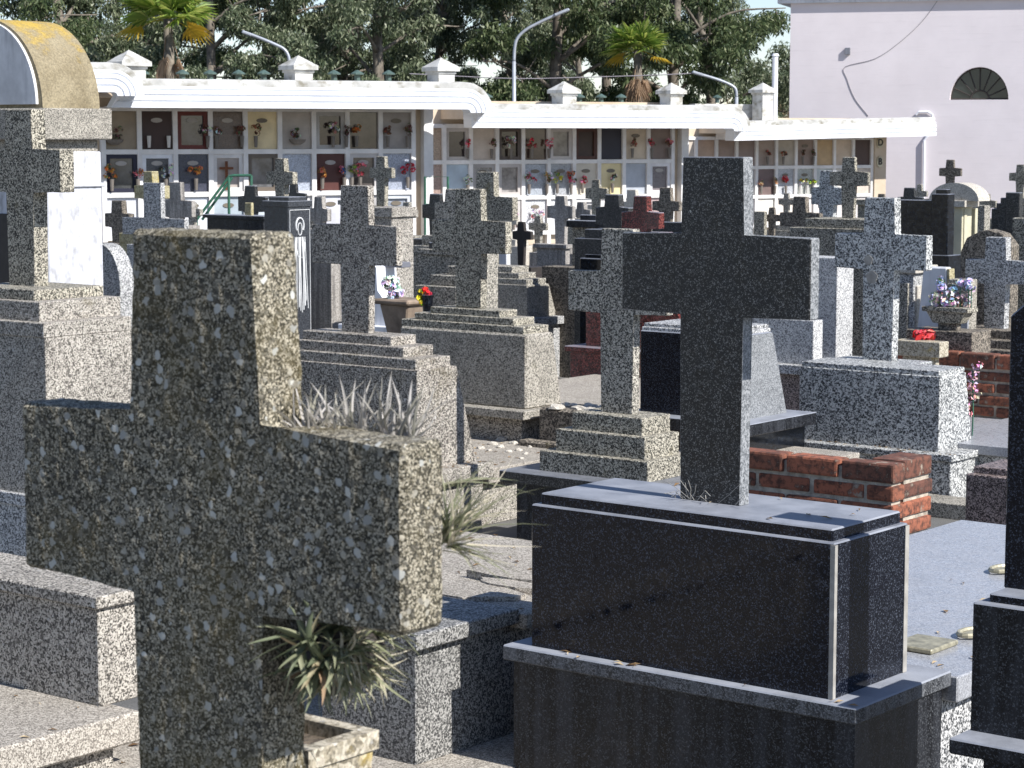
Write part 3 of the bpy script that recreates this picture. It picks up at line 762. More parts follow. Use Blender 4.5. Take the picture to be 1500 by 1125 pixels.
# extra steps under the olive cross
m = A['fc20']; c = m.cz; cc = (c[0] + c[1]) / 2
for k, (w_, d_, z0, z1) in enumerate(((.78, .42, c[4] - .16, c[4] - .078), (.94, .52, c[4] - .25, c[4] - .158))):
    m.boxm('step', cc - w_ / 2, cc + w_ / 2, c[2] - d_ / 2 + .05, c[2] + d_ / 2 + .05, z0, z1, 'greylich')


def block(name, label, cat, mat, L, Rr, B, yt, Y, yb=None, cap=None, pl=None, D=None, bev=.006, part='block'):
    m = Mon(name, label, cat, Rr, yt, Y)
    m.box(part, L, Rr, B, yt, yb, mat, b=0, zb=0, D=D, bev=bev)
    p = m.bx[part]
    if cap: m.boxm('cap', p[0] - cap[0], p[1] + cap[0], p[2] - cap[0], p[3] + cap[0], p[5] - .003, p[5] + cap[1], cap[2])
    if pl: m.boxm('plinth', p[0] - pl[0], p[1] + pl[0], p[2] - pl[0], p[3] + pl[0], 0, p[4] + .002 if yb else pl[1], pl[2])
    return m


A['x1'] = block('pale_headstone', 'pale square headstone low in front of the third-row niches, beside the streaked cross', 'headstone', 'stonep', 860, 874, 880, 300, 31)
A['x2'] = block('grey_headstone', 'plain grey headstone between the relief pillar crosses and the slim lichened cross', 'headstone', 'grey', 498, 520, 528, 300, 25, cap=(.02, .05, 'grey'))
A['x3'] = block('lichened_headstone', 'lichened low headstone under the brown broad-armed cross', 'headstone', 'greylich', 1104, 1120, 1124, 310, 27)
A['x4'] = block('stacked_stone_tomb', 'stack of lichened stone slabs right behind the olive cross on steps', 'tomb', 'greylich', 1256, 1282, 1287, 300, 27, cap=(.05, .06, 'greylich'))
A['x5'] = block('white_headstone', 'small white headstone seen under the left arm of the iron-brown cross', 'headstone', 'plaster', 720, 742, 748, 350, 24)
# polished pillar with engraved figure on its side
m = A['relief'] = block('relief_pillar', 'polished dark pillar with a pale engraved robed figure on its sunny side', 'grave monument', 'pillar', 386.5, 422, 455, 303, 19.6, cap=(.012, .05, 'pillar'))
p = m.bx['block']; m.boxm('capstone', p[0] + .03, p[1] - .02, p[2] + .03, p[3] - .03, p[5] + .047, p[5] + .085, 'pillar')
bm = bmesh.new(); xr = p[1] + .003; rnd = random.Random(3)
bw = p[3] - p[2]; zt = p[5] - .1
def eng(pts, r=.005):
    tube(bm, [(xr, p[2] + bw * u, zt - v) for u, v in pts], r, 5)
eng([(.5 + .17 * math.cos(q), .07 - .07 * math.sin(q)) for q in np.linspace(-.6, math.pi + .6, 15)], .008)
eng([(.5 + .09 * math.cos(q), .10 + .055 * math.sin(q)) for q in np.linspace(0, 2 * math.pi, 15)])
for k in range(11):
    x0 = .3 + .04 * k; x1 = .16 + .068 * k
    eng([(x0 + rnd.uniform(-.02, .02), .17), ((x0 + x1) / 2 + rnd.uniform(-.05, .05), .42), (x1, .78 + rnd.uniform(-.06, .08))], rnd.uniform(.003, .007))
eng([(.28, .2), (.4, .34), (.62, .36), (.72, .22)], .007); eng([(.25, .3), (.2, .5), (.26, .6)], .006)
for z in (0.03,):
    eng([(.06, -.07), (.94, -.07)], .003); eng([(.06, -.07), (.06, 1.1)], .003); eng([(.94, -.07), (.94, 1.1)], .003)
obj('engraved_figure', bm, 'engr', m.root)

A['bl_ledge'] = block('black_ledge_tomb', 'flat black ledge tomb under the slate-coloured cross', 'tomb', 'blackdull', 303, 386, 400, 321, 20.8, cap=(.03, .03, 'blackdull'))
m = block('lichened_tablet', 'small mossy stone tablet standing on the flat black ledge', 'grave tablet', 'ylich', 358, 368, 372, 297, 20.9, yb=320, part='tablet')
A['b_speck'] = block('terrazzo_block_tomb', 'light terrazzo block with a sunlit flank behind the arm of the brown terrazzo cross', 'tomb', 'warm', 545, 574, 606, 318, 16.5, cap=(.02, .07, 'warm'))
A['b_pale'] = block('pale_concrete_block', 'low pale concrete block with a purple flower on it, by the slim lichened cross', 'tomb', 'stonep', 546, 566, 577, 313, 22, cap=(.03, .04, 'stonep'))
m = A['b_steps'] = block('stepped_grey_tomb', 'grey terrazzo tomb with steps seen left of the greenish terrazzo cross', 'tomb', 'grey', 616, 690, 700, 375, 17.0, cap=(.02, .04, 'grey'))
p = m.bx['block']; m.boxm('step', p[0] + .05, p[1] - .1, p[2] + .04, p[3] - .02, p[5] + .037, p[5] + .09, 'blackdull')
m.boxm('ledge', p[0] + .2, p[1] + .1, -.3, -.002, 0, p[5] - .22, 'grey')
m.boxm('step', p[0] + .3, p[1] + .05, -.24, -.03, p[5] - .223, p[5] - .14, 'grey')
m.boxm('step', p[0] + .42, p[1] + .0, -.18, -.06, p[5] - .143, p[5] - .07, 'grey')
# fluted block under the streaked cross
m = A['fluted'] = block('fluted_concrete_block', 'streaked grey concrete block with tapering sides below the weathered concrete cross', 'tomb', 'stonec', 786, 829, 835, 364, 23.2, cap=(.03, .04, 'stonec'), pl=(.1, .55, 'stonep'))
m = A['lichblock'] = block('lichened_block_tomb', 'lichened stone block with a black stepped lid beneath the plain black cross', 'tomb', 'greylich', 838, 905, 915, 334, 20.2, cap=(.04, .06, 'blackdull'))
p = m.bx['block']; m.boxm('step', p[0] + .06, p[1] - .06, p[2] + .04, p[3] - .02, p[5] + .057, p[5] + .11, 'blackdull')
m.boxm('ledge', p[0] - .16, p[1] + .1, -.25, p[3] + .1, 0, p[5] - .36, 'brownc')
A['blackbox'] = block('small_black_plinth', 'small polished black plinth behind the shaft of the narrow lichened cross', 'tomb', 'navy', 849, 905, 912, 380, 17.6, cap=(-.03, .03, 'navy'))
A['greyslab'] = block('upright_grey_slab', 'upright dark grey slab under the tan lichened cross', 'tomb', 'darkspk', 955, 1010, 1016, 326, 21.5, part='slab')
A['navy'] = m = block('navy_pillar', 'tall polished navy granite pillar with a dark wing panel, near the pink wall', 'grave monument', 'navy', 1364, 1389, 1399, 284, 17.6, cap=(-.025, .035, 'navy'))
p = m.bx['block']
zt = m.hitb(1340, 293, .06)[1]; al = m.hitb(1290, 293, .06)[0]
m.boxm('wing_panel', al, p[0] + .002, .06, .16, 0, zt, 'navy'); zt = m.hitb(1391, 374, -.01)[1]
m.boxm('plinth', p[0] - .3, p[1] + .04, -.05, p[3] + .05, 0, zt, 'navy')
A['cream'] = m = block('cream_vault_tomb', 'small cream painted tomb with a rounded roof behind the navy pillar', 'mausoleum', 'cream', 1386, 1410, 1424, 303, 21, cap=(.05, .06, 'stonep'))
p = m.bx['block']; bm = bmesh.new(); ca = (p[0] + p[1]) / 2
pts = [(ca + .26 * math.cos(q), p[5] + .056 + .17 * math.sin(q)) for q in np.linspace(0, math.pi, 17)]
poly_prism(bm, pts, lambda q: (q[0], p[2] - .02, q[1]), lambda q: (q[0], p[3] + .02, q[1])); bevel(bm, 0); obj('rounded_roof', bm, 'stonep', m.root)
for k in (0, 1):
    m.boxm('pilaster', p[1] - .03, p[1] + .015, p[2] + .02 + k * .22, p[2] + .07 + k * .22, 0, p[5] - .02, 'cream', key='pil%d' % k)
A['gb1'] = block('grey_stone_post', 'plain grey stone post right of the cream painted tomb', 'tomb', 'grey', 1424, 1443, 1451, 301, 22)
m = A['gb2'] = block('dark_stepped_headstone', 'dark granite headstone with stepped left shoulder under the olive cross at the right edge', 'headstone', 'darkspk', 1473, 1494, 1499, 282, 20, part='stone')
p = m.bx['stone']; m.boxm('shoulder', p[0] - .14, p[0] + .002, .01, .1, 0, p[5] - .15, 'darkspk'); m.boxm('shoulder', p[0] - .09, p[0] + .002, .005, .105, p[5] - .152, p[5] - .1, 'darkspk'); m.boxm('shoulder', p[0] - .05, p[0] + .002, .002, .11, p[5] - .102, p[5] - .05, 'darkspk')
A['gb3'] = block('lichened_grey_block', 'lichened grey block with sunlit top at the right edge below the dark stepped headstone', 'tomb', 'greylich', 1483, 1530, 1536, 320, 17.5)

# broad rounded headstone with a cross standing before it
m = A['r3h'] = Mon('rounded_headstone', 'broad lichened headstone with a rounded top behind the speckled cross at the right', 'headstone', 1482, 345, 17.0)
bm = bmesh.new(); zt = m.hitb(1450, 336, 0)[1]
al = m.hitb(1407, 360, 0)[0]
pts = [(0, 0), (0, zt - .12), (-.08, zt - .03), (-.2, zt), (al + .16, zt - .02), (al + .05, zt - .07), (al, zt - .18), (al, 0)]
poly_prism(bm, pts[::-1], lambda p: (p[0], 0, p[1]), lambda p: (p[0], .14, p[1])); bevel(bm, .008); obj('stone', bm, 'brownc', m.root)
m = A['r3'] = Mon('speckled_cross_monument', 'speckled terrazzo cross with a pale worn edge on flat steps behind the violet flower trough', GM, 1474, 480, 16.3)
m.bx['x'] = (0, 0, 0, .09, 0, 0)
m.cross(1444, 1474, 1477.5, 348, 482, 1414, 1506, 382, 416, 'fine', b=0, D=.08)
c = m.cz; q = c[4]
m.boxm('step', c[6] + .02, c[7] - .0, -.14, .24, q - .06, q + .003, 'brownc', key='a')
m.boxm('step', c[6] - .09, c[7] + .1, -.26, .34, q - .12, q - .058, 'brownc', key='b')
m.boxm('step', c[6] - .2, c[7] + .2, -.38, .44, q - .18, q - .118, 'brownc', key='c')
m.boxm('pedestal', c[6] - .14, c[7] + .15, -.32, .4, 0, q - .178, 'brownc')

# pale framed tombs behind the granite cross
m = A['frame'] = block('panelled_tomb', 'pale granite tomb with recessed side panels seen under the arm of the granite cross', 'tomb', 'fine', 1308, 1339, 1366, 400, 16.8, cap=(.03, .05, 'stonep'))
p = m.bx['block']; d = (p[3] - p[2])
for k in range(2):
    m.boxm('side_panel', p[1] - .01, p[1] + .02, p[2] + d * (.08 + .46 * k), p[2] + d * (.46 + .46 * k), .5, p[5] - .1, 'stonep' if k == 0 else 'fine', key='sp%d' % k)
m.boxm('front_panel', p[0] + .03, p[1] - .04, -.015, .01, .4, p[5] - .08, 'grey')
m = A['wh'] = Mon('white_tapered_headstone', 'white rendered headstone with a tan painted edge right of the granite cross', 'headstone', 1386, 392, 16.4)
zt = m.hitb(1385, 392, 0)[1]; zm = m.hitb(1392, 440, 0)[1]; bm = bmesh.new()
hexa(bm, [(-.3, 0, 0), (.05, 0, 0), (.05, .12, 0), (-.3, .12, 0)], [(-.2, .02, zt), (-.005, .02, zt), (-.005, .1, zt), (-.2, .1, zt)]); bevel(bm, .01)
obj('stone', bm, 'plaster', m.root)
bm = bmesh.new(); hexa(bm, [(.051, 0, 0), (.075, 0, 0), (.075, .12, 0), (.051, .12, 0)], [(-.004, .02, zt - .01), (.018, .02, zt - .01), (.018, .1, zt - .01), (-.004, .1, zt - .01)]); bevel(bm, .004)
obj('painted_edge', bm, 'ylich', m.root)
A['tanblock'] = m = block('carved_tan_block', 'small carved tan stone block above the violet flowers', 'tomb', 'tan', 1389, 1421, 1424, 410, 16.2, part='block', D=.12)
p = m.bx['block']; m.boxm('blue_panel', p[0] - .02, p[1] + .0, -.02, -.001, 0, p[5] - .12, 'slab')
bm = bmesh.new()
for k in range(3):
    xx = p[0] + (k + .5) * (p[1] - p[0]) / 3
    tube(bm, [(xx + .04 * math.cos(t), -.004, p[5] - .06 + .026 * math.sin(t)) for t in np.linspace(0, 2 * math.pi, 15)], .007, 5, False)
obj('carved_scroll', bm, 'tan', m.root)

# white plaster headstone with a flared flank
m = A['flare'] = Mon('flared_white_headstone', 'white plaster headstone whose edge sweeps down in an S curve, by the brown terrazzo cross', 'headstone', 589, 470, 16.)
pts_px = [(548, 390), (551, 392), (552, 415), (553, 426), (558, 433), (563, 442), (569, 452), (578, 462), (589, 468.5), (590, 473)]
pp = [m.hitb(x, y, 0) for x, y in pts_px]; l0 = pp[0][0] - .24
poly = [(l0, 0), (pp[-1][0], 0)] + pp[::-1] + [(l0, pp[0][1])]
bm = bmesh.new(); poly_prism(bm, poly, lambda p: (p[0], 0, p[1]), lambda p: (p[0], .22, p[1])); bevel(bm, 0); obj('stone', bm, 'plaster', m.root)
m.boxm('plinth', l0 - .05, pp[-1][0] + .04, -.08, .3, 0, pp[-1][1] - .03, 'plaster')
m.boxm('shelf', pp[0][0] - .1, pp[0][0] + .18, .1, .2, pp[0][1] - .01, pp[0][1] + .03, 'greyplaster')
A['taper'] = m = block('pink_plaster_tomb', 'tapering pale pink tomb behind the brown clay urn', 'tomb', 'stonep', 566, 588, 604, 405, 18.2, cap=(.04, .05, 'stonep'))
# clay urn
m = A['urn'] = Mon('clay_urn', 'wide brown clay urn with a flat rim beside the S-curved white headstone', 'urn', 590, 470, 15.2)
m.boxm('foot', -.1, .1, -.08, .08, 0, .86, 'terra'); z0 = .86
bm = bmesh.new()
hexa(bm, [(-.09, -.07, z0 - .003), (.09, -.07, z0 - .003), (.09, .07, z0 - .003), (-.09, .07, z0 - .003)], [(-.13, -.1, z0 + .2), (.13, -.1, z0 + .2), (.13, .1, z0 + .2), (-.13, .1, z0 + .2)])
bevel(bm, .01); obj('bowl', bm, 'terra', m.root)
m.boxm('rim', -.16, .16, -.13, .13, z0 + .198, z0 + .235, 'terra', bev=.012)
urn_top = mw(m.root) @ Vector((0, 0, z0 + .235))

# ------------------------------------------------------------------ bricks
def bricks(bm, mo, a0, a1, b0, b1, z0, z1, rnd, bh=.062, bl=.25, g=.018):
    bx(mo, a0 + .012, a1 - .012, b0 + .014, b1 - .014, z0, z1 - .03)
    z = z0; k = 0
    while z < z1 - .03:
        zt = min(z + bh, z1) if z + bh + g < z1 - .03 else z1
        a = a1 - (0 if k % 2 == 0 else bl * .5 + g); 
        segs = []
        if k % 2: segs.append((a1 - bl * .5, a1))
        while a > a0 + .02:
            segs.append((max(a0, a - bl), a)); a -= bl + g
        for s0, s1 in segs:
            j = lambda: rnd.uniform(-.007, .007)
            t = bmesh.new(); bx(t, s0 + j(), s1 + j() * .6, b0 + j(), b1 + j(), z + j() * .5, zt + j() * .5); bevel(t, .011, 2)
            me = bpy.data.meshes.new('t'); t.to_mesh(me); t.free(); bm.from_mesh(me); bpy.data.meshes.remove(me)
        z += bh + g; k += 1


rnd = random.Random(5)
m = A['brick'] = Mon('brick_wall', 'low red brick wall end with dusty mortar behind the polished black monument', 'brick wall', 1308, 681, 9.2)
zt = m.hitb(1308, 681, 0)[1]; bm = bmesh.new(); mo = bmesh.new()
bricks(bm, mo, -.86, 0, 0, .105, zt - .72, zt, rnd)
obj('bricks', bm, 'brick', m.root); obj('mortar', mo, 'mortar', m.root)
m2 = bmesh.new(); mo = bmesh.new()
bricks(m2, mo, -.17, -.004, .112, .36, zt - .72, zt + .004, rnd)
obj('bricks', m2, 'brick', m.root); obj('mortar', mo, 'mortar', m.root)
m.boxm('footing', -.9, .1, -.03, .38, 0, zt - .72, 'mortar')
m = A['brick2'] = Mon('brick_wall', 'long low wall of pinkish red bricks further back at the right', 'brick wall', 1500, 522, 14.6)
zt = m.hitb(1480, 521, 0)[1]; bm = bmesh.new(); mo = bmesh.new()
bricks(bm, mo, -.95, .2, 0, .11, zt - .5, zt, rnd)
obj('bricks', bm, 'brick', m.root); obj('mortar', mo, 'mortar', m.root)
m.boxm('footing', -1., .25, -.03, .2, 0, zt - .5, 'mortar')
m = A['wslab'] = Mon('pale_slab_tomb', 'sunlit pale grey tomb slab in front of the far brick wall', 'tomb', 1480, 640, 13.4)
zq = m.hitb(1480, 645, 0)[1]; m.boxm('slab', -.5, .5, -.3, 1.0, zq - .06, zq, 'slab'); m.boxm('tomb_side', -.45, .45, -.25, .95, 0, zq - .058, 'fine')

# ------------------------------------------------------------------ flowers and plants
def rgb(c): return lin(c)


def petals(name, root, items, r, n, rnd, spread, mat='flower', leaf=.3, elong=1.6):
    """items: list of (centre, colour); small petal faces around every centre, all of one bouquet in one mesh."""
    V, Fc, Cc = [], [], []
    for c, col in items:
        c = Vector(c)
        for k in range(n):
            d = Vector((rnd.gauss(0, 1), rnd.gauss(0, 1), rnd.gauss(0, 1) + .2)).normalized()
            p = c + d * spread * rnd.uniform(.3, 1); e = d.orthogonal().normalized()
            e = Matrix.Rotation(rnd.uniform(0, 6.3), 3, d) @ e; f = d.cross(e)
            b = len(V); q = r * rnd.uniform(.6, 1.2)
            V += [p - e * q, p + f * q * .6 + d * q * .3, p + e * q * elong * .7, p - f * q * .6 + d * q * .3]
            Fc.append((b, b + 1, b + 2, b + 3))
            cl = rgb((58, 84, 44)) if rnd.random() < leaf * .4 else rgb([max(0, min(255, ch * rnd.uniform(.8, 1.12))) for ch in col])
            Cc += [cl] * 4
    me = bpy.data.meshes.new(name); me.from_pydata([tuple(v) for v in V], [], Fc)
    at_ = me.color_attributes.new('Col', 'FLOAT_COLOR', 'CORNER')
    at_.data.foreach_set('color', np.array(Cc, dtype=np.float32).ravel())
    me.materials.append(M[mat]); o = bpy.data.objects.new(name, me); COL.objects.link(o); o.parent = root
    return o


def blades(name, mat, origin, n, length, width, dirf, rnd, parent=None, droop=.25, seg=5, world=False, label=None, spread=.03, curl=0.):
    """a rosette of curved tapering leaves"""
    V, Fc = [], []
    for k in range(n):
        d = Vector(dirf(rnd)).normalized(); L = length * rnd.uniform(.55, 1.15); w = width * rnd.uniform(.7, 1.2)
        side = d.cross(Vector((0, 0, 1))); side = side.normalized() if side.length > .1 else Vector((1, 0, 0))
        side = Matrix.Rotation(rnd.uniform(-.6, .6), 3, d) @ side
        p = Vector(origin) + Vector((rnd.uniform(-1, 1), rnd.uniform(-1, 1), rnd.uniform(-.6, .6))) * spread
        bend = Vector((rnd.uniform(-.3, .3), rnd.uniform(-.3, .3), -droop * rnd.uniform(.4, 1.6))) + d.orthogonal() * curl * rnd.uniform(-1, 1)
        b = len(V); nrm = side.cross(d)
        for s in range(seg + 1):
            t = s / seg; q = p + d * L * t + bend * L * t * t
            ww = w * (1 - t) ** .8 * (.75 + .5 * t)
            V += [q - side * ww + nrm * ww * .5, q - nrm * ww * .2, q + side * ww + nrm * ww * .5]
        for s in range(seg):
            i = b + s * 3
            Fc += [(i, i + 1, i + 4, i + 3), (i + 1, i + 2, i + 5, i + 4)]
    me = bpy.data.meshes.new(name); me.from_pydata([tuple(v) for v in V], [], Fc); me.materials.append(M[mat])
    me.polygons.foreach_set('use_smooth', [True] * len(me.polygons))
    o = bpy.data.objects.new(name, me); COL.objects.link(o); o.parent = parent
    return o


def sph(rnd, bias=(0, 0, 0)):
    return (rnd.gauss(0, 1) + bias[0], rnd.gauss(0, 1) + bias[1], rnd.gauss(0, 1) + bias[2])


rnd = random.Random(11)
# clump under the right arm of the foreground cross
c0 = at(512, 992, 2.56)
t = empty('air_plant', c0); tag(t, 'bushy clump of grey-green spiky air plants hanging under the right arm of the foreground cross', 'plant')
for i, (px, py, Y, n, ln, bias, mt) in enumerate([
    (452, 958, 2.50, 24, .075, (-.1, -.8, .1), 'tillg'), (490, 935, 2.53, 26, .07, (.1, -.6, .5), 'tillg'), (478, 990, 2.50, 30, .075, (.1, -.9, -.3), 'tillg'),
    (458, 1000, 2.54, 22, .06, (-.1, -.6, -.7), 'tillg'), (525, 960, 2.54, 34, .075, (.8, -.4, .1), 'till'), (540, 990, 2.56, 34, .075, (1., -.3, -.3), 'till'),
    (512, 1012, 2.54, 30, .065, (.6, -.5, -.8), 'till'), (560, 935, 2.58, 24, .07, (1.2, -.1, .0), 'till'), (480, 1022, 2.56, 22, .06, (.1, -.3, -1.), 'till'), (505, 972, 2.5, 26, .06, (.4, -1, 0), 'till')]):
    p = at(px - 6, py - 16 - max(0, py - 985) * .5, Y - .045) - c0
    blades('rosette', mt, p, int(n * (1.1 if mt == 'tillg' else 1.9)), ln * (.8 if mt == 'tillg' else .7), (.0052 if mt == 'tillg' else .0028), lambda r, b=bias: sph(r, [q * 1.2 for q in b]), rnd, t, droop=.08, spread=.012, curl=.35)
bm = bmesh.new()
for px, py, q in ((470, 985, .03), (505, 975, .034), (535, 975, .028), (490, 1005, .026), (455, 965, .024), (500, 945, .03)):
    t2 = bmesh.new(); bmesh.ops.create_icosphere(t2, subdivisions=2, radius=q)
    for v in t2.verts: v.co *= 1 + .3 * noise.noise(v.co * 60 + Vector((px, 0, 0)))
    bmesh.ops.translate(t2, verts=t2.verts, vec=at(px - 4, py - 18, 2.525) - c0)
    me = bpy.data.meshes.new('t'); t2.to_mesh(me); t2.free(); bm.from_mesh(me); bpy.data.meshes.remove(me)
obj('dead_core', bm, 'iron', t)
# pale row behind the arm
c0 = at(520, 645, 2.52)
t = empty('air_plant', c0); tag(t, 'row of pale dry spiky plants rising behind the right arm of the foreground cross', 'plant')
for px in (442, 462, 486, 508, 532, 556, 580, 598):
    p = at(px, 655, 2.515 + rnd.uniform(0, .03)) - c0
    blades('rosette', 'tillp', p, 16, .08, .0034, lambda r: (r.gauss(0, .5), r.gauss(0, .4), 1.1), rnd, t, droop=.05, spread=.012, curl=.25)
# tuft right of the arm end
c0 = at(648, 795, 2.47)
t = empty('air_plant', c0); tag(t, 'thin wispy air plant fanning out behind the right arm end of the foreground cross', 'plant')
blades('rosette', 'till', at(652, 790, 2.455) - c0, 60, .105, .0022, lambda r: (abs(r.gauss(.35, .4)), r.gauss(0, .3), r.uniform(.2, 1.2)), rnd, t, droop=.1, spread=.01, curl=.5)
blades('rosette', 'till', at(655, 800, 2.455) - c0, 16, .075, .0022, lambda r: (1, r.gauss(0, .3), r.uniform(-.5, .3)), rnd, t, droop=.3, spread=.008, curl=.5)
blades('rosette', 'till', at(645, 715, 2.46) - c0, 10, .07, .002, lambda r: (1, r.gauss(0, .3), r.uniform(-.1, .9)), rnd, t, droop=.1, spread=.006, curl=.5)

# planter trough at the foot of the foreground cross
m = A['trough'] = Mon('stone_planter', 'empty cast stone planter with yellow lichen at the foot of the foreground cross', 'planter', 452, 1101, 2.62)
bpl = m.hita(555, 1062, 0)[0]; zt = m.hita(452, 1101, 0)[1]; w_ = -.15
bm = bmesh.new(); e = .022
for (a0, a1, b0, b1) in ((w_, 0, 0, e), (w_, 0, bpl - e, bpl), (w_, w_ + e, e, bpl - e), (-e, 0, e, bpl - e)):
    bx(bm, a0, a1, b0, b1, zt - .024, zt)
bmesh.ops.remove_doubles(bm, verts=bm.verts, dist=.0001); bevel(bm, .0)
obj('rim', bm, 'planter', m.root)
bm = bmesh.new(); hexa(bm, [(w_ + .025, .02, 1.131), (-.025, .02, 1.131), (-.025, bpl - .02, 1.131), (w_ + .025, bpl - .02, 1.131)], [(w_ + .004, .004, zt - .0245), (-.004, .004, zt - .0245), (-.004, bpl - .004, zt - .0245), (w_ + .004, bpl - .004, zt - .0245)])
bevel(bm, .003); obj('body', bm, 'planter', m.root)
m.boxm('soil', w_ + e, -e, e, bpl - e, zt - .0243, zt - .018, 'soil', bev=0)

# rubble on the slab behind the brown terrazzo cross
ms, zs, ar, pb = slab_m1
GR = 'broken mortar and concrete bits on the gritty tomb slab'
def frag(px, py, s, h, idx, lab):
    a, b = ms.hitz(px, py, zs); p = mw(ms.root) @ Vector((a, b, zs))
    bm = bmesh.new(); bmesh.ops.create_icosphere(bm, subdivisions=3, radius=1)
    for v in bm.verts:
        k = 1 + .35 * noise.noise(v.co * 1.6 + Vector((idx * 3.1, 0, 0))) + .12 * noise.noise(v.co * 5 + Vector((idx, 2, 0)))
        v.co = Vector((v.co.x * s * k, v.co.y * s * .8 * k, max(-.05, v.co.z) * h * k))
    o = obj('concrete_fragment', bm, 'stonep'); o.location = p; o.rotation_euler.z = idx * 1.7
    tag(o, lab, 'rubble', GR)
LB = 'small pale chip of broken concrete lying on the gritty tomb slab'
frag(741, 640, .085, .045, 1, 'largest pale lump of broken concrete lying on the gritty tomb slab')
frag(797, 625, .09, .03, 2, 'flat pale concrete piece at the back of the gritty tomb slab next to the steps')
for i, (px, py, s) in enumerate(((722, 651, .035), (733, 655, .03), (752, 650, .03), (768, 648, .028), (781, 646, .03), (704, 657, .03), (760, 660, .025), (770, 665, .022), (745, 662, .026), (717, 660, .02), (790, 634, .03), (776, 655, .018), (764, 672, .018), (735, 645, .04))):
    frag(px, py, s, s * .55, i + 5, LB)
m = A['broken'] = Mon('broken_kerb', 'broken dark kerb stone with rubble on top in front of the smooth sloping block', 'kerb stone', 846, 622, 13.2)
m.boxm('kerb', -.3, .12, 0, .3, zs - .02, m.hitb(846, 602, 0)[1], 'brownc', bev=.015)
m.boxm('ledge', -.38, .0, -.1, -.001, zs - .02, zs + .035, 'brownc', bev=.01)
zq = m.bx['kerb'][5]
for i in range(9):
    bm = bmesh.new(); bmesh.ops.create_icosphere(bm, subdivisions=2, radius=1)
    s = rnd.uniform(.02, .06)
    for v in bm.verts:
        k = 1 + .4 * noise.noise(v.co * 1.8 + Vector((i * 5, 0, 0))); v.co = Vector((v.co.x * s * k, v.co.y * s * k, max(-.1, v.co.z) * s * .5 * k))
    o = obj('mortar_lump', bm, 'stonep', m.root); o.location = (rnd.uniform(-.25, .08), rnd.uniform(.03, .26), zq)
# flat broken sheet on the nearer slab
mg, zg = g6; a, b = mg.hitz(690, 868, zg); bm = bmesh.new()
for k, (dx, dy, sx, sy, z) in enumerate(((0, -.02, .2, .11, .0), (.08, .12, .16, .045, .0205), (.0, .2, .18, .035, .041))):
    pts = [(a + dx + sx * math.cos(q) * (1 + .25 * math.sin(3 * q + k)), b + dy + sy * math.sin(q) * (1 + .2 * math.cos(4 * q))) for q in np.linspace(0, 2 * math.pi, 11)[:-1]]
    poly_prism(bm, pts, lambda p, z=z: (p[0], p[1], zg + .001), lambda p, z=z: (p[0], p[1], zg + z * .3 + .015))
bevel(bm, 0); o = obj('broken_slab_sheet', bm, 'slabc', None); o.matrix_world = mw(mg.root); 
o.location = mg.root.location; o.rotation_euler = mg.root.rotation_euler
tag(o, 'flat broken sheet of stone lying on the sunlit slab right of the foreground cross arm', 'rubble')

# trough with violet flowers
m = A['vtrough'] = Mon('flower_trough', 'tapered stone trough with a thick rim standing before the speckled cross at the right', 'planter', 1415, 456, 15.0)
m.box('rim', 1350, 1417, 1433, 452, 458.5, 'greylich', b=-.01)
p = m.bx['rim']; z0 = m.hitb(1415, 476, 0)[1]; bm = bmesh.new()
hexa(bm, [(p[0] + .07, p[2] + .03, z0), (p[1] - .07, p[2] + .03, z0), (p[1] - .07, p[3] - .03, z0), (p[0] + .07, p[3] - .03, z0)], [(p[0] + .025, p[2] + .012, p[4] + .002), (p[1] - .025, p[2] + .012, p[4] + .002), (p[1] - .025, p[3] - .012, p[4] + .002), (p[0] + .025, p[3] - .012, p[4] + .002)])
bevel(bm, .005); obj('body', bm, 'greylich', m.root); m.boxm('plinth', p[0] + .1, p[1] - .1, p[2] + .05, p[3] - .05, z0 - .05, z0 + .002, 'brownc', key='pla'); m.boxm('plinth', p[0] - .1, p[1] + .05, p[2] - .02, p[3] + .1, 0, z0 - .048, 'brownc')
t = empty('flower_arrangement', mw(m.root) @ Vector((0, 0, p[5])), -TH); tag(t, 'violet and pink artificial flowers filling the stone trough', 'flowers')
its = []
for i in range(26):
    a = rnd.uniform(p[0] + .05, p[1] - .03); cc = rnd.choice([(220, 196, 206), (236, 226, 232), (168, 110, 128), (204, 190, 196), (176, 182, 148), (228, 224, 232)])
    its.append(((a, rnd.uniform(p[2] + .03, p[3] - .03), rnd.uniform(.01, .09)), cc))
petals('blossom', t, its, .018, 22, rnd, .035)
its = [((p[0] + q * (p[1] - p[0]), (p[2] + p[3]) / 2, z), (206, 203, 234)) for q, z in ((.3, .13), (.55, .12), (.72, .17), (.9, .17), (.96, .13), (.28, .17))]
petals('blossom', t, its, .02, 26, rnd, .035)
bm = bmesh.new()
for (c_, _c) in its: tube(bm, [((c_[0]), c_[1], 0), c_], .004, 4)
obj('stem', bm, 'greenpipe', t)
# red flower on the tan block
m = A['tanplanter'] = Mon('stone_planter', 'tan stone planter block with one red bloom in front of the far brick wall', 'planter', 1377, 502, 14.3)
m.box('body', 1308, 1377, 1390, 502, 524, 'planter', b=0); p = m.bx['body']; m.boxm('foot', p[0] + .05, p[1] - .05, p[2] + .04, p[3] - .03, 0, p[4] + .002, 'planter')
t = empty('red_flower', mw(m.root) @ Vector(m.hitb(1352, 498, .1)[:1] + (.1, p[5])), 0); tag(t, 'single red artificial bloom lying on the tan stone planter', 'flowers')
petals('blossom', t, [((0, 0, .03), (226, 70, 74)), ((.04, 0, .03), (236, 104, 96)), ((-.03, 0, .03), (220, 60, 70))], .03, 30, rnd, .035, leaf=0)
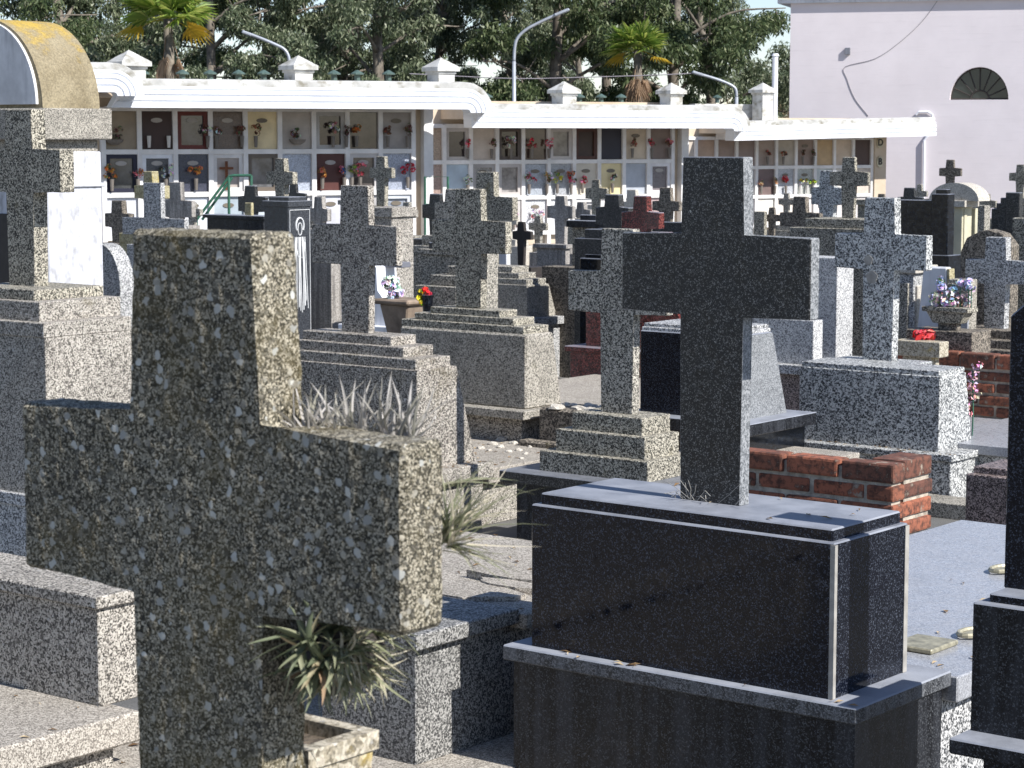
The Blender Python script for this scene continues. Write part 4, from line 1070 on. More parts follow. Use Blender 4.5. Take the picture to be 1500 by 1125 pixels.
# pink flowers by the brick wall
t = empty('pink_flowers', at(1424, 585, 13.6)); tag(t, 'sprig of pink flowers beside the right end of the granite block', 'flowers')
petals('blossom', t, [((rnd.uniform(-.05, .05), 0, q), (226, 176, 186)) for q in np.linspace(-.1, .2, 6)], .016, 22, rnd, .045)
bm = bmesh.new(); tube(bm, [(0, .02, -.62), (0.01, .01, -.1), (0, 0, .18)], .005, 5); obj('stem', bm, 'greenpipe', t)
# vase with yellow and red flowers
m = A['vase'] = Mon('black_vase', 'small black vase on a post near the S-curved white headstone', 'vase', 626, 455, 14.6)
z0 = m.hitb(626, 458, 0)[1]; z1 = m.hitb(626, 432, 0)[1]; bm = bmesh.new()
tube(bm, [(0, 0, 0), (0, 0, z0), (0, 0, z0 + .01), (0, 0, z1)], [.035, .035, .03, .04], 12); obj('vase', bm, 'navy', m.root)
t = empty('yellow_red_bouquet', mw(m.root) @ Vector((0, 0, z1))); tag(t, 'bright yellow and red bouquet in the small black vase', 'flowers')
petals('blossom', t, [((-.045, 0, .02), (244, 226, 40)), ((-.055, 0, -.02), (236, 220, 40)), ((-.015, 0, .035), (238, 60, 50)), ((0, 0, .01), (226, 44, 56)), ((-.035, 0, -.05), (230, 220, 60)), ((.015, 0, .0), (170, 30, 60))], .017, 34, rnd, .02, leaf=.2)
t = empty('white_flowers', urn_top); tag(t, 'white flowers set in the wide brown clay urn', 'flowers')
petals('blossom', t, [((-.07 + rnd.uniform(-.05, .05), 0, rnd.uniform(.0, .14)), (226, 230, 232)) for _ in range(9)], .022, 24, rnd, .04)
t = empty('purple_flower', at(565, 309, 21.6)); tag(t, 'single bright purple flower on the low pale concrete block', 'flowers')
petals('blossom', t, [((0, 0, 0), (206, 96, 226)), ((.03, 0, -.01), (196, 84, 220))], .03, 26, rnd, .035, leaf=0)
bm = bmesh.new(); tube(bm, [(0.01, 0, -.09), (0.01, 0, 0)], .004, 4); obj('stem', bm, 'greenpipe', t)

# ------------------------------------------------------------------ columbarium (wall of niches with a stepped canopy)
p0 = at(150, 222, 32.0)
bld = empty('columbarium', (p0.x, p0.y, 0)); tag(bld, 'long white building with rows of burial niches under a stepped moulded canopy', 'building')
SEC = []
for (xl, Yl, xr, Yr, nc, z01) in ((152, 32.0, 606, 33.9, 9, 1.98), (612, 38.0, 986, 40.3, 10, 1.76), (990, 46.3, 1278, 49.0, 10, 1.545)):
    a = at(xl, 230, Yl); b = at(xr, 230, Yr); a = Vector((a.x, a.y, 0)); b = Vector((b.x, b.y, 0))
    v = (b - a); L = v.length; v = v / L; n = Vector((v.y, -v.x, 0))
    SEC.append(dict(a=a, v=v, n=n, L=L, nc=nc, z=z01))


def sp_(k, s, o, z):
    S = SEC[k]; q = S['a'] + S['v'] * s + S['n'] * o; return (q.x, q.y, z)


def sbox(bm, k, s0, s1, o0, o1, z0, z1):
    hexa(bm, [sp_(k, s0, o1, z0), sp_(k, s1, o1, z0), sp_(k, s1, o0, z0), sp_(k, s0, o0, z0)], [sp_(k, s0, o1, z1), sp_(k, s1, o1, z1), sp_(k, s1, o0, z1), sp_(k, s0, o0, z1)])


RP = .62
bpart = lambda name, bm, mt, par=bld: obj(name, bm, mt, par, world=True)
for k, S in enumerate(SEC):
    bm = bmesh.new(); sbox(bm, k, -.15, S['L'] + .15, -2.6, -.1, -.6, S['z'] + 1.05); bevel(bm, 0); bpart('wall', bm, 'soffit')
    cw = S['L'] / S['nc']; S['cw'] = cw
    bm = bmesh.new()
    for c in range(S['nc'] + 1): sbox(bm, k, c * cw - .035, c * cw + .035, -.099, .0, -.6, S['z'] + RP + .02)
    for r_ in range(5):
        z = S['z'] + RP - r_ * RP
        for c in range(S['nc']): sbox(bm, k, c * cw + .0351, (c + 1) * cw - .0351, -.099, -.004, z - .035, z + .035)
    bevel(bm, 0); bpart('niche_surround', bm, 'grid')
    # soffit fins dividing the canopy underside
bm = bmesh.new(); sbox(bm, 0, SEC[0]['L'] + .151, SEC[0]['L'] + .3, -6.6, .05, -.6, 3.0); bevel(bm, 0); bpart('return_wall', bm, 'grid')
bm = bmesh.new(); sbox(bm, 1, SEC[1]['L'] + .151, SEC[1]['L'] + .3, -8., .05, -.6, 2.7); bevel(bm, 0); bpart('return_wall', bm, 'grid')

# canopy fascia: one moulding swept along the stepped front
OV = 1.1
zb_ = [2.60, 2.345, 2.115]
def fpt(k, px):
    """point on the canopy edge line of section k where the pixel column px meets it"""
    S = SEC[k]; q = S['a'] + S['n'] * OV; r = (px - 750) / F * cp * 1.006
    s = (r * q.y - q.x) / (S['v'].x - r * S['v'].y)
    return q + S['v'] * s
P0a = fpt(0, 30) + SEC[0]['n'] * .55; P0b = fpt(0, 163) + SEC[0]['n'] * .55; P0c = fpt(0, 173)
P1 = fpt(0, 690); P2 = fpt(1, 706); P3 = fpt(1, 1074); P4 = fpt(2, 1083); P5 = fpt(2, 1368)
path = []      # (bottom edge point, outward direction, band direction)
Zv = Vector((0, 0, 1))
def run(k0, P_end, za, zb, C_, k1, r=.05):
    """stretch of moulding ending at P_end, turning down over a rounded corner and on to C_ one level lower"""
    v, n = SEC[k0]['v'], SEC[k0]['n']
    for i in range(9):
        f = math.pi / 2 * i / 8
        q = P_end + v * (-r + r * math.sin(f))
        path.append((Vector((q.x, q.y, za - r + r * math.cos(f))), n, v * math.sin(f) + Zv * math.cos(f)))
    path.append((Vector((C_.x, C_.y, zb)), SEC[k1]['n'], v + Zv))
z0, z1, z2 = zb_
path.append((Vector((P0a.x, P0a.y, z0 + .2)), SEC[0]['n'], Zv))
C1 = fpt(0, 167); C2 = fpt(1, 691.5); C3 = fpt(2, 1073)
run(0, P0b, z0 + .2, z0, C1, 0); run(0, P1, z0, z1, C2, 1); run(1, P3 - SEC[1]['v'] * .0, z1, z2, C3, 2)
path.append((Vector((P5.x, P5.y, z2 + .1)), SEC[2]['n'], Zv))
prof = [(0, 0), (0, .08), (-.03, .084), (-.03, .102), (-.004, .106), (-.004, .165), (-.034, .169), (-.034, .187), (-.008, .191), (-.008, .24), (-.04, .245), (-.04, .262), (-.02, .266), (-.02, .30)]
prof2 = [(-.05, .298), (-.05, .385), (-.09, .4), (-.3, .41)]
def sweep(prof, mat, name):
    bm = bmesh.new(); rows = [[bm.verts.new(q + nn * o + U * h) for o, h in prof] for q, nn, U in path]
    for a, b in zip(rows, rows[1:]):
        for j in range(len(prof) - 1): bm.faces.new((a[j], b[j], b[j + 1], a[j + 1]))
    bmesh.ops.recalc_face_normals(bm, faces=list(bm.faces))
    return bpart(name, bm, mat)
sweep([(-.3, .001)] + prof, 'fascia', 'fascia')
sweep(prof2, 'rooftop', 'roof_edge')
# canopy slabs and roofs
def quadslab(name, pts, z0, z1, mat):
    bm = bmesh.new(); poly_prism(bm, [(p.x, p.y) for p in pts], lambda p: (p[0], p[1], z0), lambda p: (p[0], p[1], z1)); bevel(bm, 0); return bpart(name, bm, mat)
for k, (a, b, zz) in enumerate(((P0c, P1, z0), (P2, P3, z1), (P4, P5, z2))):
    S = SEC[k]; n = S['n']
    quadslab('canopy_slab', [a - n * .1 - S['v'] * .2, b - n * .1 - S['v'] * (.12 if k < 2 else 0), b - n * 3.2 - S['v'] * (.12 if k < 2 else 0), a - n * 3.2 - S['v'] * .2], zz + .15, zz + .33, 'soffit')
    quadslab('roof', [a - n * .25 - S['v'] * .2, b - n * .25 - S['v'] * .1, b - n * 3.2 - S['v'] * .1, a - n * 3.2 - S['v'] * .2], zz + .331, zz + .405, 'rooftop')
S = SEC[0]; n = S['n']
quadslab('canopy_slab', [P0a - n * .1, P0b - n * .1 - S['v'] * .05, P0b - n * 3.6 - S['v'] * .05, P0a - n * 3.6], z0 + .21, z0 + .6, 'rooftop')
# parapet of the last stretch
bm = bmesh.new(); 
q0 = fpt(2, 1040) - SEC[2]['n'] * 1.3; q1 = fpt(2, 1176) - SEC[2]['n'] * 1.3
# beams under the canopy
bm = bmesh.new()
for k, S in enumerate(SEC):
    for c in (2, 5, 8): sbox(bm, k, c * S['cw'] - .04, c * S['cw'] + .04, .002, .95, zb_[k] + .03, zb_[k] + .149)
bevel(bm, 0); bpart('soffit_rib', bm, 'grid')

# pillars with pyramid caps on the roof
def pillar(px, ytop, ybase, wpx, k, back):
    S = SEC[k]; q = fpt(k, px) - S['n'] * back
    d = (q.x, q.y); Y = q.y
    zt = at(px, ytop, Y).z; zb = at(px, ybase, Y).z - .15
    w_ = wpx / F * Y / 1.36; cyaw = R(38)
    t = bmesh.new(); h = w_ * .36; eave = zt - w_ * .36
    bx(t, -h, h, -h, h, zb, eave - .1)
    bx(t, -h * 1.12, h * 1.12, -h * 1.12, h * 1.12, eave - .101, eave - .06)
    bx(t, -w_ / 2, w_ / 2, -w_ / 2, w_ / 2, eave - .061, eave)
    e = w_ / 2; v = [t.verts.new(p) for p in ((-e, -e, eave), (e, -e, eave), (e, e, eave), (-e, e, eave), (0, 0, zt))]
    for i in range(4): t.faces.new((v[i], v[(i + 1) % 4], v[4]))
    bmesh.ops.recalc_face_normals(t, faces=list(t.faces))
    t.transform(Matrix.Translation((q.x, q.y, 0)) @ Matrix.Rotation(cyaw, 4, 'Z'))
    bpart('roof_pillar', t, 'rooftop')
pillar(212, 73, 121, 66, 0, .7); pillar(462, 81, 124, 57, 0, .7); pillar(674, 84, 127, 54, 0, .75)
pillar(858, 119, 154, 48, 1, .8); pillar(1020, 121, 154, 44, 1, .9); pillar(1157, 121, 178, 40, 2, 1.0)
# low parapet linking the last two pillars
a = fpt(2, 1068) - SEC[2]['n'] * 1.25; b = fpt(2, 1176) - SEC[2]['n'] * 1.25; bm = bmesh.new()
zt = at(1120, 152, a.y).z
poly_prism(bm, [(a.x, a.y), (b.x, b.y), (b.x - SEC[2]['n'].x * .2, b.y - SEC[2]['n'].y * .2), (a.x - SEC[2]['n'].x * .2, a.y - SEC[2]['n'].y * .2)], lambda p: (p[0], p[1], z2 + .3), lambda p: (p[0], p[1], zt)); bevel(bm, 0); bpart('parapet', bm, 'rooftop')

# roof vents
bm0 = bmesh.new(); tube(bm0, [(0, 0, 0), (0, 0, .12)], .045, 8); tube(bm0, [(0, 0, .1), (0, 0, .12), (0, 0, .17)], [.1, .1, .012], 10)
vent0 = None
for (px, k, back) in ((192, 0, 2), (255, 0, 2), (315, 0, 2), (357, 0, 2), (400, 0, 2), (438, 0, 2), (501, 0, 2), (544, 0, 2), (579, 0, 2), (626, 0, 2), (740, 1, 2), (775, 1, 2), (913, 1, 2), (945, 1, 2), (975, 1, 2), (1115, 2, 2)):
    q = fpt(k, px) - SEC[k]['n'] * 1.6; z = at(px, 121 if k == 0 else 153 if k == 1 else 152, q.y).z + .02
    if vent0 is None:
        vent0 = bpart('roof_vent', bm0.copy(), 'vent') if False else obj('roof_vent', bm0, 'vent', bld); o = vent0
    else:
        o = vent0.copy(); COL.objects.link(o)
    o.location = (q.x - p0.x, q.y - p0.y, z)

# ------------------------------------------------------------------ niche panels
NM = {}
def nmat(c, kind='s'):
    key = (c, kind)
    if key not in NM:
        if kind == 'g': NM[key] = plain('glazed_%d_%d_%d' % c, c, .1, .5, 5, spec=.6)
        elif kind == 'm': NM[key] = granite('marbled_%d_%d_%d' % c, tuple(int(q * .75) for q in c), c, tuple(min(255, int(q * 1.2)) for q in c), .3, .25, 140, .3, None, None, .15, 0)
        else: NM[key] = plain('panel_%d_%d_%d' % c, c, .5, .12, 4)
    return NM[key]


# kind, colour, frame colour or None, plaque
N1 = [[('s', (158, 142, 120), None, 0), ('s', (66, 46, 40), None, 1), ('g', (84, 84, 90), (104, 44, 34), 1), ('m', (104, 88, 76), None, 1), ('s', (232, 212, 168), None, 1), ('s', (186, 176, 166), None, 0), ('g', (60, 48, 46), (178, 174, 170), 0), ('g', (84, 76, 70), None, 0), ('s', (166, 158, 152), None, 1)],
      [('g', (96, 98, 98), (36, 36, 54), 1), ('m', (84, 84, 88), (236, 236, 238), 1), ('m', (66, 68, 82), None, 1), ('s', (176, 164, 156), (222, 218, 214), 0), ('g', (120, 120, 122), (110, 98, 86), 0), ('m', (168, 174, 186), None, 0), ('s', (86, 48, 42), None, 1), ('g', (110, 102, 98), (206, 200, 196), 1), ('m', (158, 164, 178), None, 0)],
      [('s', (214, 214, 218), None, 0), ('s', (206, 200, 196), None, 0), ('s', (222, 224, 228), None, 1), ('s', (168, 178, 184), None, 1), ('s', (196, 202, 206), None, 0), ('s', (222, 218, 214), None, 0), ('s', (206, 204, 208), None, 1), ('s', (190, 186, 182), None, 0), ('m', (150, 156, 166), (206, 208, 212), 1)]]
N2 = [[('m', (160, 140, 122), None, 0), ('g', (70, 62, 62), (190, 182, 176), 0), ('s', (206, 192, 178), None, 0), ('g', (60, 52, 46), (96, 84, 76), 0), ('g', (84, 66, 58), None, 0), ('g', (140, 136, 134), (206, 198, 192), 0), ('s', (74, 58, 50), (84, 52, 42), 0), ('s', (48, 46, 56), None, 0), ('s', (214, 196, 172), None, 1), ('s', (140, 122, 112), None, 0)],
      [('m', (154, 132, 122), None, 0), ('s', (182, 196, 206), None, 0), ('m', (150, 146, 142), (170, 164, 160), 1), ('g', (168, 162, 158), (196, 188, 182), 0), ('m', (160, 166, 174), None, 1), ('m', (166, 168, 172), None, 1), ('s', (214, 204, 186), None, 1), ('s', (226, 208, 160), None, 1), ('s', (180, 184, 190), None, 0), ('m', (120, 112, 114), (228, 224, 224), 1)],
      [('s', (206, 200, 196), None, 0), ('s', (220, 220, 222), None, 0), ('s', (196, 194, 190), None, 0), ('s', (178, 164, 160), (206, 200, 196), 0), ('m', (196, 196, 198), None, 1), ('s', (220, 218, 216), None, 0), ('s', (196, 192, 190), (220, 218, 214), 0), ('s', (226, 220, 214), None, 0), ('s', (214, 206, 196), None, 0), ('s', (190, 168, 164), None, 0)]]
N3 = [[('s', (196, 184, 170), None, 0), ('s', (176, 150, 130), None, 0), ('s', (150, 130, 118), None, 0), ('s', (146, 128, 120), None, 0), ('s', (168, 150, 138), None, 0), ('s', (186, 174, 158), None, 0), ('s', (160, 140, 128), None, 1), ('s', (196, 166, 126), None, 0), ('s', (206, 186, 164), None, 0), ('s', (86, 66, 58), None, 0)],
      [('s', (214, 208, 204), None, 0), ('s', (200, 196, 194), None, 0), ('s', (206, 200, 196), None, 0), ('m', (168, 168, 170), None, 0), ('s', (120, 100, 96), None, 0), ('m', (176, 178, 182), None, 1), ('m', (170, 172, 168), None, 1), ('s', (196, 200, 196), None, 0), ('s', (214, 206, 196), None, 0), ('s', (206, 192, 178), None, 0)],
      [('s', (206, 204, 206), None, 0)] * 4 + [('s', (228, 220, 208), None, 0), ('s', (226, 214, 202), None, 1)] + [('s', (214, 206, 200), None, 0)] * 4]
PANEL = {}
for k, rows in enumerate((N1, N2, N3)):
    S = SEC[k]
    for r_, row in enumerate(rows):
        for c, (kind, col, fr, plq) in enumerate(row):
            s0, s1 = c * S['cw'] + .036, (c + 1) * S['cw'] - .036
            zt = S['z'] + RP - r_ * RP - .036; zl = zt - RP + .072
            bm = bmesh.new(); sbox(bm, k, s0, s1, -.098, -.05 if not fr else -.07, zl, zt); bevel(bm, .004)
            o = obj('niche_panel', bm, nmat(col, kind), bld, world=True)
            if fr:
                bm = bmesh.new(); w_ = .06
                sbox(bm, k, s0, s1, -.069, -.03, zl, zl + w_); sbox(bm, k, s0, s1, -.069, -.03, zt - w_, zt)
                sbox(bm, k, s0, s0 + w_, -.069, -.03, zl + w_, zt - w_); sbox(bm, k, s1 - w_, s1, -.069, -.03, zl + w_, zt - w_)
                bevel(bm, 0); obj('frame', bm, nmat(fr), o, world=True)
            if plq:
                mid = (s0 + s1) / 2; bm = bmesh.new()
                pts = [(mid + .085 * math.cos(q), zt - .13 + .035 * math.sin(q)) for q in np.linspace(0, 2 * math.pi, 13)[:-1]]
                of = -.049 if not fr else -.069
                poly_prism(bm, pts, lambda p: sp_(k, p[0], of + .012, p[1]), lambda p: sp_(k, p[0], of, p[1])); bevel(bm, 0)
                obj('plaque', bm, nmat((176, 168, 160) if sum(col) < 420 else (120, 110, 96)), o, world=True)

# flowers in small wall vases
GB = 'bouquets in wall vases on the burial niches'
OR, PK, RD, DR, YL, WH, GN, BL = (224, 138, 66), (228, 130, 146), (206, 30, 56), (112, 72, 56), (206, 200, 60), (226, 224, 222), (120, 130, 80), (60, 130, 190)
ROWN = ('top', 'middle', 'third')
FL = [  # section, row, col, fraction across, colours, label
    (0, 0, 0, .3, None, 'shallow dark bowl of dry flowers on the beige niche at the top left corner'),
    (0, 0, 1, .25, (WH,), 'small white vase on the left of the dark brown niche'), (0, 0, 1, .8, (WH,), 'small white vase on the right of the dark brown niche'),
    (0, 0, 2, .9, (DR, WH), 'brown dry posy at the right of the red framed glass niche'), (0, 0, 3, .15, (WH, DR), 'pale posy at the left of the brown marbled niche'), (0, 0, 3, .88, (DR,), 'dry posy at the right of the brown marbled niche'),
    (0, 0, 4, .28, (DR, (150, 90, 60)), 'dry brown bouquet on the cream niche of the top row'), (0, 0, 5, .5, (DR, WH, DR), 'shell-shaped dish of dry flowers on the plain grey niche'),
    (0, 0, 6, .55, (WH, (150, 120, 110), WH), 'pale flowers behind the dark glass of the grey framed niche'), (0, 0, 6, .95, ((90, 44, 44),), 'dark red posy between two niches of the top row'), (0, 0, 7, .25, ((170, 96, 40), (190, 110, 40)), 'orange-brown flowers in the dark glazed niche of the top row'),
    (0, 0, 8, .2, (DR,), 'left dark posy on the grey niche at the end of the top row'), (0, 0, 8, .8, (DR,), 'right dark posy on the grey niche at the end of the top row'),
    (0, 1, 0, .2, (OR, OR, (206, 150, 90)), 'tall orange bouquet at the left of the dark framed niche'), (0, 1, 0, .92, (OR, PK), 'orange and pink posy at the right of the dark framed niche'),
    (0, 1, 1, .7, (WH, (40, 44, 42), WH), 'black and white bouquet on the white framed niche'), (0, 1, 2, .55, (OR, (232, 150, 70), OR), 'orange bouquet in a grey pot on the slate niche'),
    (0, 1, 6, .22, (OR, (196, 130, 84)), 'orange bouquet on the dark red-brown niche'), (0, 1, 6, .88, (BL, PK), 'blue and pink posy on the dark red-brown niche'),
    (0, 1, 7, .35, (PK, (232, 96, 110), PK), 'pink bouquet left of the slim lichened cross'), (0, 1, 7, .1, ((150, 150, 70),), 'small yellowish posy above the pink bouquet'),
    (0, 1, 8, .8, (RD, (220, 40, 76), RD), 'crimson bouquet on the blue-grey niche of the second row'),
    (1, 0, 1, .85, (RD, PK), 'red posy on the dark framed niche of the middle stretch'), (1, 0, 2, .75, (DR, DR), 'dry brown bouquet on the beige niche of the middle stretch'),
    (1, 0, 3, .5, (WH, DR, WH), 'white flowers behind glass in the dark brown frame'), (1, 0, 4, .3, (RD, (170, 60, 60)), 'red bouquet on the brown glazed niche'), (1, 0, 4, .98, ((206, 60, 90), PK), 'pink-red posy beside the arched grey niche'),
    (1, 0, 8, .3, (DR, (150, 70, 60)), 'brown posy on the cream niche near the end of the middle stretch'), (1, 0, 9, .1, ((196, 70, 90),), 'magenta posy at the last niche of the middle stretch'), (1, 0, 9, .8, (PK, DR), 'dusty pink posy at the far right of the middle stretch'),
    (1, 1, 1, .85, (WH, GN), 'white flowers with green leaves on the pale blue niche'), (1, 1, 4, .2, (PK, WH, RD), 'pink, white and red bouquet on the left blue-grey niche'), (1, 1, 4, .9, ((190, 150, 70), WH, DR), 'mixed yellow and white bouquet between the two blue-grey niches'),
    (1, 1, 5, .3, (YL, GN, YL), 'yellow-green bouquet on the right blue-grey niche'), (1, 1, 5, .85, (RD, (240, 120, 60), PK), 'red and orange bouquet on the right blue-grey niche'), (1, 1, 6, .3, (RD, PK), 'slim red posy on the cream niche'), (1, 1, 7, .5, (DR, WH), 'dry posy in the centre of the yellow niche'),
    (1, 2, 3, .6, (RD, PK, WH), 'red and white bouquet low behind the half hidden terrazzo cross'), (1, 2, 4, .5, (WH, PK, WH), 'white and pink basket on the pale marble niche low down'),
    (2, 0, 4, .5, ((150, 70, 56), DR), 'reddish dry wreath on the brown niche of the right stretch'), (2, 0, 5, .3, ((170, 90, 60), DR), 'brown posy on the beige niche of the right stretch'), (2, 0, 6, .3, (DR,), 'left dark posy on the plaque niche of the right stretch'), (2, 0, 6, .85, (DR,), 'right dark posy on the plaque niche of the right stretch'),
    (2, 1, 4, .2, ((206, 160, 130),), 'pale left posy on the dark brown niche right of the tall cross'), (2, 1, 4, .9, ((190, 150, 120),), 'pale right posy on the dark brown niche right of the tall cross'), (2, 1, 5, .45, (RD, (226, 40, 50), RD, (220, 60, 60)), 'big bright red bouquet right of the tall dark cross'),
    (2, 1, 6, .2, (YL, WH), 'first of three yellow-green posies in white vases'), (2, 1, 6, .55, (WH, YL), 'middle of three yellow-green posies in white vases'), (2, 1, 6, .9, ((170, 180, 50),), 'last of three yellow-green posies in white vases')]
for (k, r_, c, fx, cols, lab) in FL:
    S = SEC[k]; s0 = c * S['cw']; zt = S['z'] + RP - r_ * RP
    sx = s0 + S['cw'] * fx; zz = zt - RP * .58
    q = Vector(sp_(k, sx, .0, zz)); t = empty('niche_bouquet', q, 0); 
    tag(t, lab, 'flowers', GB)
    big = len(cols or (1, 1, 1)) >= 3
    bm = bmesh.new(); nn = S['n']
    if cols is None or lab.startswith('shell'):
        tube(bm, [nn * .02 + Vector((0, 0, -.16)), nn * .02 + Vector((0, 0, -.12)), nn * .02 + Vector((0, 0, -.08))], [.05, .11, .13], 10); cols = cols or (DR, (130, 110, 90)); base = -.06
    else:
        tube(bm, [nn * .02 + Vector((0, 0, -.2)), nn * .02 + Vector((0, 0, -.03))], [.022, .032], 8); base = .02
    obj('vase', bm, nmat((214, 210, 204)) if 'white vase' in lab or 'white vases' in lab else nmat((120, 112, 104)), t)
    if lab.startswith('small white vase'): continue
    its = []
    for i in range(6 if big else 4):
        its.append((nn * .04 + S['v'] * rnd.uniform(-.07, .07) * (1.25 if big else .8) + Vector((0, 0, base + rnd.uniform(-.01, .14 if big else .1))), cols[i % len(cols)]))
    petals('blossom', t, its, .028, 12, rnd, .045, leaf=.4)

# wooden cross on a niche
q = Vector(sp_(0, 3.45 * SEC[0]['cw'], -.02, SEC[0]['z'] - .3)); bm = bmesh.new()
bx(bm, -.02, .02, -.02, .0, -.26, .16); bx(bm, -.1, .1, -.021, -.001, .04, .075); bevel(bm, 0)
o = obj('wooden_cross', bm, 'wood'); o.location = q; tag(o, 'brown wooden cross leaning on the pale framed niche of the second row', 'cross')

# oval letter sign at the end of the right stretch
S = SEC[2]; s0 = S['L'] + .12
bm = bmesh.new(); qy = at(1283, 237, 49.0); zz = qy.z
def sgn(zz, ch, lab):
    t = empty('letter_sign', sp_(2, S['L'] + .16, .07, zz), math.atan2(S['v'].y, S['v'].x)); tag(t, lab, 'sign')
    bm = bmesh.new(); pts = [(.085 * math.cos(q), .12 * math.sin(q)) for q in np.linspace(0, 2 * math.pi, 25)[:-1]]
    poly_prism(bm, pts, lambda p: (p[0], 0, p[1]), lambda p: (p[0], .02, p[1])); bevel(bm, 0); obj('plate', bm, 'cream', t)
    cu = bpy.data.curves.new('letter', 'FONT'); cu.body = ch; cu.size = .2; cu.align_x = 'CENTER'; cu.align_y = 'CENTER'; cu.extrude = .004; cu.offset = .006
    o = bpy.data.objects.new('letter', cu); COL.objects.link(o); o.parent = t; o.location = (0, -.006, 0); o.rotation_euler = (R(90), 0, 0); cu.materials.append(M['iron'])
    bpy.context.view_layer.update(); dg = bpy.context.evaluated_depsgraph_get(); me = bpy.data.meshes.new_from_object(o.evaluated_get(dg)); bpy.data.objects.remove(o)
    o = bpy.data.objects.new('letter', me); COL.objects.link(o); o.parent = t; o.location = (0, -.006, 0); o.rotation_euler = (R(90), 0, 0)
sgn(zz, 'B', 'oval cream sign with a black letter B at the end of the niches')
sgn(at(1280, 209, 49).z, 'D', 'oval sign with a dark letter D just under the canopy above the letter B sign')
bm = bmesh.new(); sbox(bm, 2, S['L'] + .036, S['L'] + .36, -.2, .04, -.6, z2 + .12); bevel(bm, 0); bpart('end_post', bm, 'soffit')

# green pipe railings standing before the niches
def pipes(name, lab, Y, lines, r=.018):
    c0 = at(lines[0][0][0], 330, Y); c0.z = 0; t = empty(name, c0); tag(t, lab, 'ladder')
    for i, ln in enumerate(lines):
        bm = bmesh.new(); pts = [at(x, y, Y + dy) - c0 if y is not None else Vector((at(x, 330, Y + dy).x, Y + dy, 0)) - c0 for x, y, dy in ln]
        tube(bm, pts, r, 8); obj('rail', bm, 'greenpipe', t)
    return t
pipes('niche_ladder', 'green pipe ladder with sloping handrails in front of the left niches', 29, [[(288, 322, 0), (336, 258, 0), (342, 257, 0), (368, 257, 0)], [(296, 322, .3), (340, 260, .3)], [(335, 258, 0), (335, None, 0)], [(368, 257, 0), (368, None, 0)], [(288, 322, 0), (286, None, 0)]])
pipes('niche_ladder', 'upright green pipe frame left of the half hidden terrazzo crosses', 33, [[(622.5, None, 0), (622.5, 259, 0), (656, 259, 0), (656, None, 0)], [(622.5, 300, 0), (656, 300, 0)]])

# ------------------------------------------------------------------ pink building
ang = R(17)
pc = at(1157, 100, 53.5); u_ = Vector((math.cos(ang), -math.sin(ang), 0)); w_ = Vector((math.sin(ang), math.cos(ang), 0))
pk = empty('pink_building', (pc.x, pc.y, 0), -ang); tag(pk, 'tall pink painted building with a fan-shaped half-round window at the right', 'building')
def ploc(px, py):
    d = ray(px, py); C = Vector((pc.x, pc.y)); ww = Vector((w_.x, w_.y)); t = C.dot(ww) / Vector((d.x, d.y)).dot(ww)
    q = Vector((d.x, d.y)) * t - C; return q.dot(Vector((u_.x, u_.y))), H + d.z * t
zcor = ploc(1157, 5)[1]
ax, az = ploc(1434, 146); rw = (ploc(1477, 146)[0] - ploc(1391, 146)[0]) / 2
bm = bmesh.new()
outer = [(0, -.5), (14, -.5), (14, zcor), (0, zcor)]
arc = [(ax + rw * math.cos(q), az + rw * 1.12 * math.sin(q)) for q in np.linspace(0, math.pi, 25)]
def loop(pts):
    vs = [bm.verts.new((x, 0, z)) for x, z in pts]; return [bm.edges.new((vs[i], vs[(i + 1) % len(vs)])) for i in range(len(vs))], vs
e1, v1 = loop(outer); e2, v2 = loop(arc)
bmesh.ops.triangle_fill(bm, use_beauty=True, edges=e1 + e2)
for i in range(len(v2)):
    j = (i + 1) % len(v2); a, b = v2[i], v2[j]
    bm.faces.new((a, b, bm.verts.new((b.co.x, .22, b.co.z)), bm.verts.new((a.co.x, .22, a.co.z))))
bx(bm, 0, 14, .3, 9, -.5, zcor)
f = [(0, -.5), (0, zcor)]
bm.faces.new([bm.verts.new(p) for p in ((0, 0, -.5), (0, .3, -.5), (0, .3, zcor), (0, 0, zcor))])
bmesh.ops.recalc_face_normals(bm, faces=list(bm.faces)); obj('wall', bm, 'pinkwall', pk)
bm = bmesh.new(); bx(bm, -.3, 14.2, -.1, 9.2, zcor - .002, zcor + .12); bx(bm, -.4, 14.3, -.16, 9.3, zcor + .119, zcor + .3); bevel(bm, 0); obj('cornice', bm, 'plaster', pk)
bm = bmesh.new(); bx(bm, .3, 13.6, .3, 8.6, zcor + .299, zcor + 1.6); bevel(bm, 0); obj('attic', bm, 'pinkwall', pk)
# fan window
bm = bmesh.new(); poly_prism(bm, [(x, z) for x, z in arc], lambda p: (p[0], .2, p[1]), lambda p: (p[0], .23, p[1])); bevel(bm, 0); wn = obj('window', bm, 'glass', pk)
bm = bmesh.new()
for q in np.linspace(0, math.pi, 9)[1:-1]:
    tube(bm, [(ax + .3 * rw * math.cos(q), .19, az + .3 * rw * math.sin(q)), (ax + rw * math.cos(q), .19, az + rw * 1.1 * math.sin(q))], .016, 5)
for rr in (.32, 1.0): tube(bm, [(ax + rr * rw * math.cos(q), .19, az + rr * rw * (1.12 if rr == 1 else 1) * math.sin(q)) for q in np.linspace(0, math.pi, 21)], .03 if rr == 1 else .02, 6)
tube(bm, [(ax - rw, .19, az + .01), (ax + rw, .19, az + .01)], .03, 6); obj('frame', bm, 'iron', wn)
bm = bmesh.new()
x, z = ploc(1242, 75); bx(bm, x - .06, x + .06, -.07, .001, z - .08, z + .08); bevel(bm, .005); obj('junction_box', bm, 'greyplaster', pk)
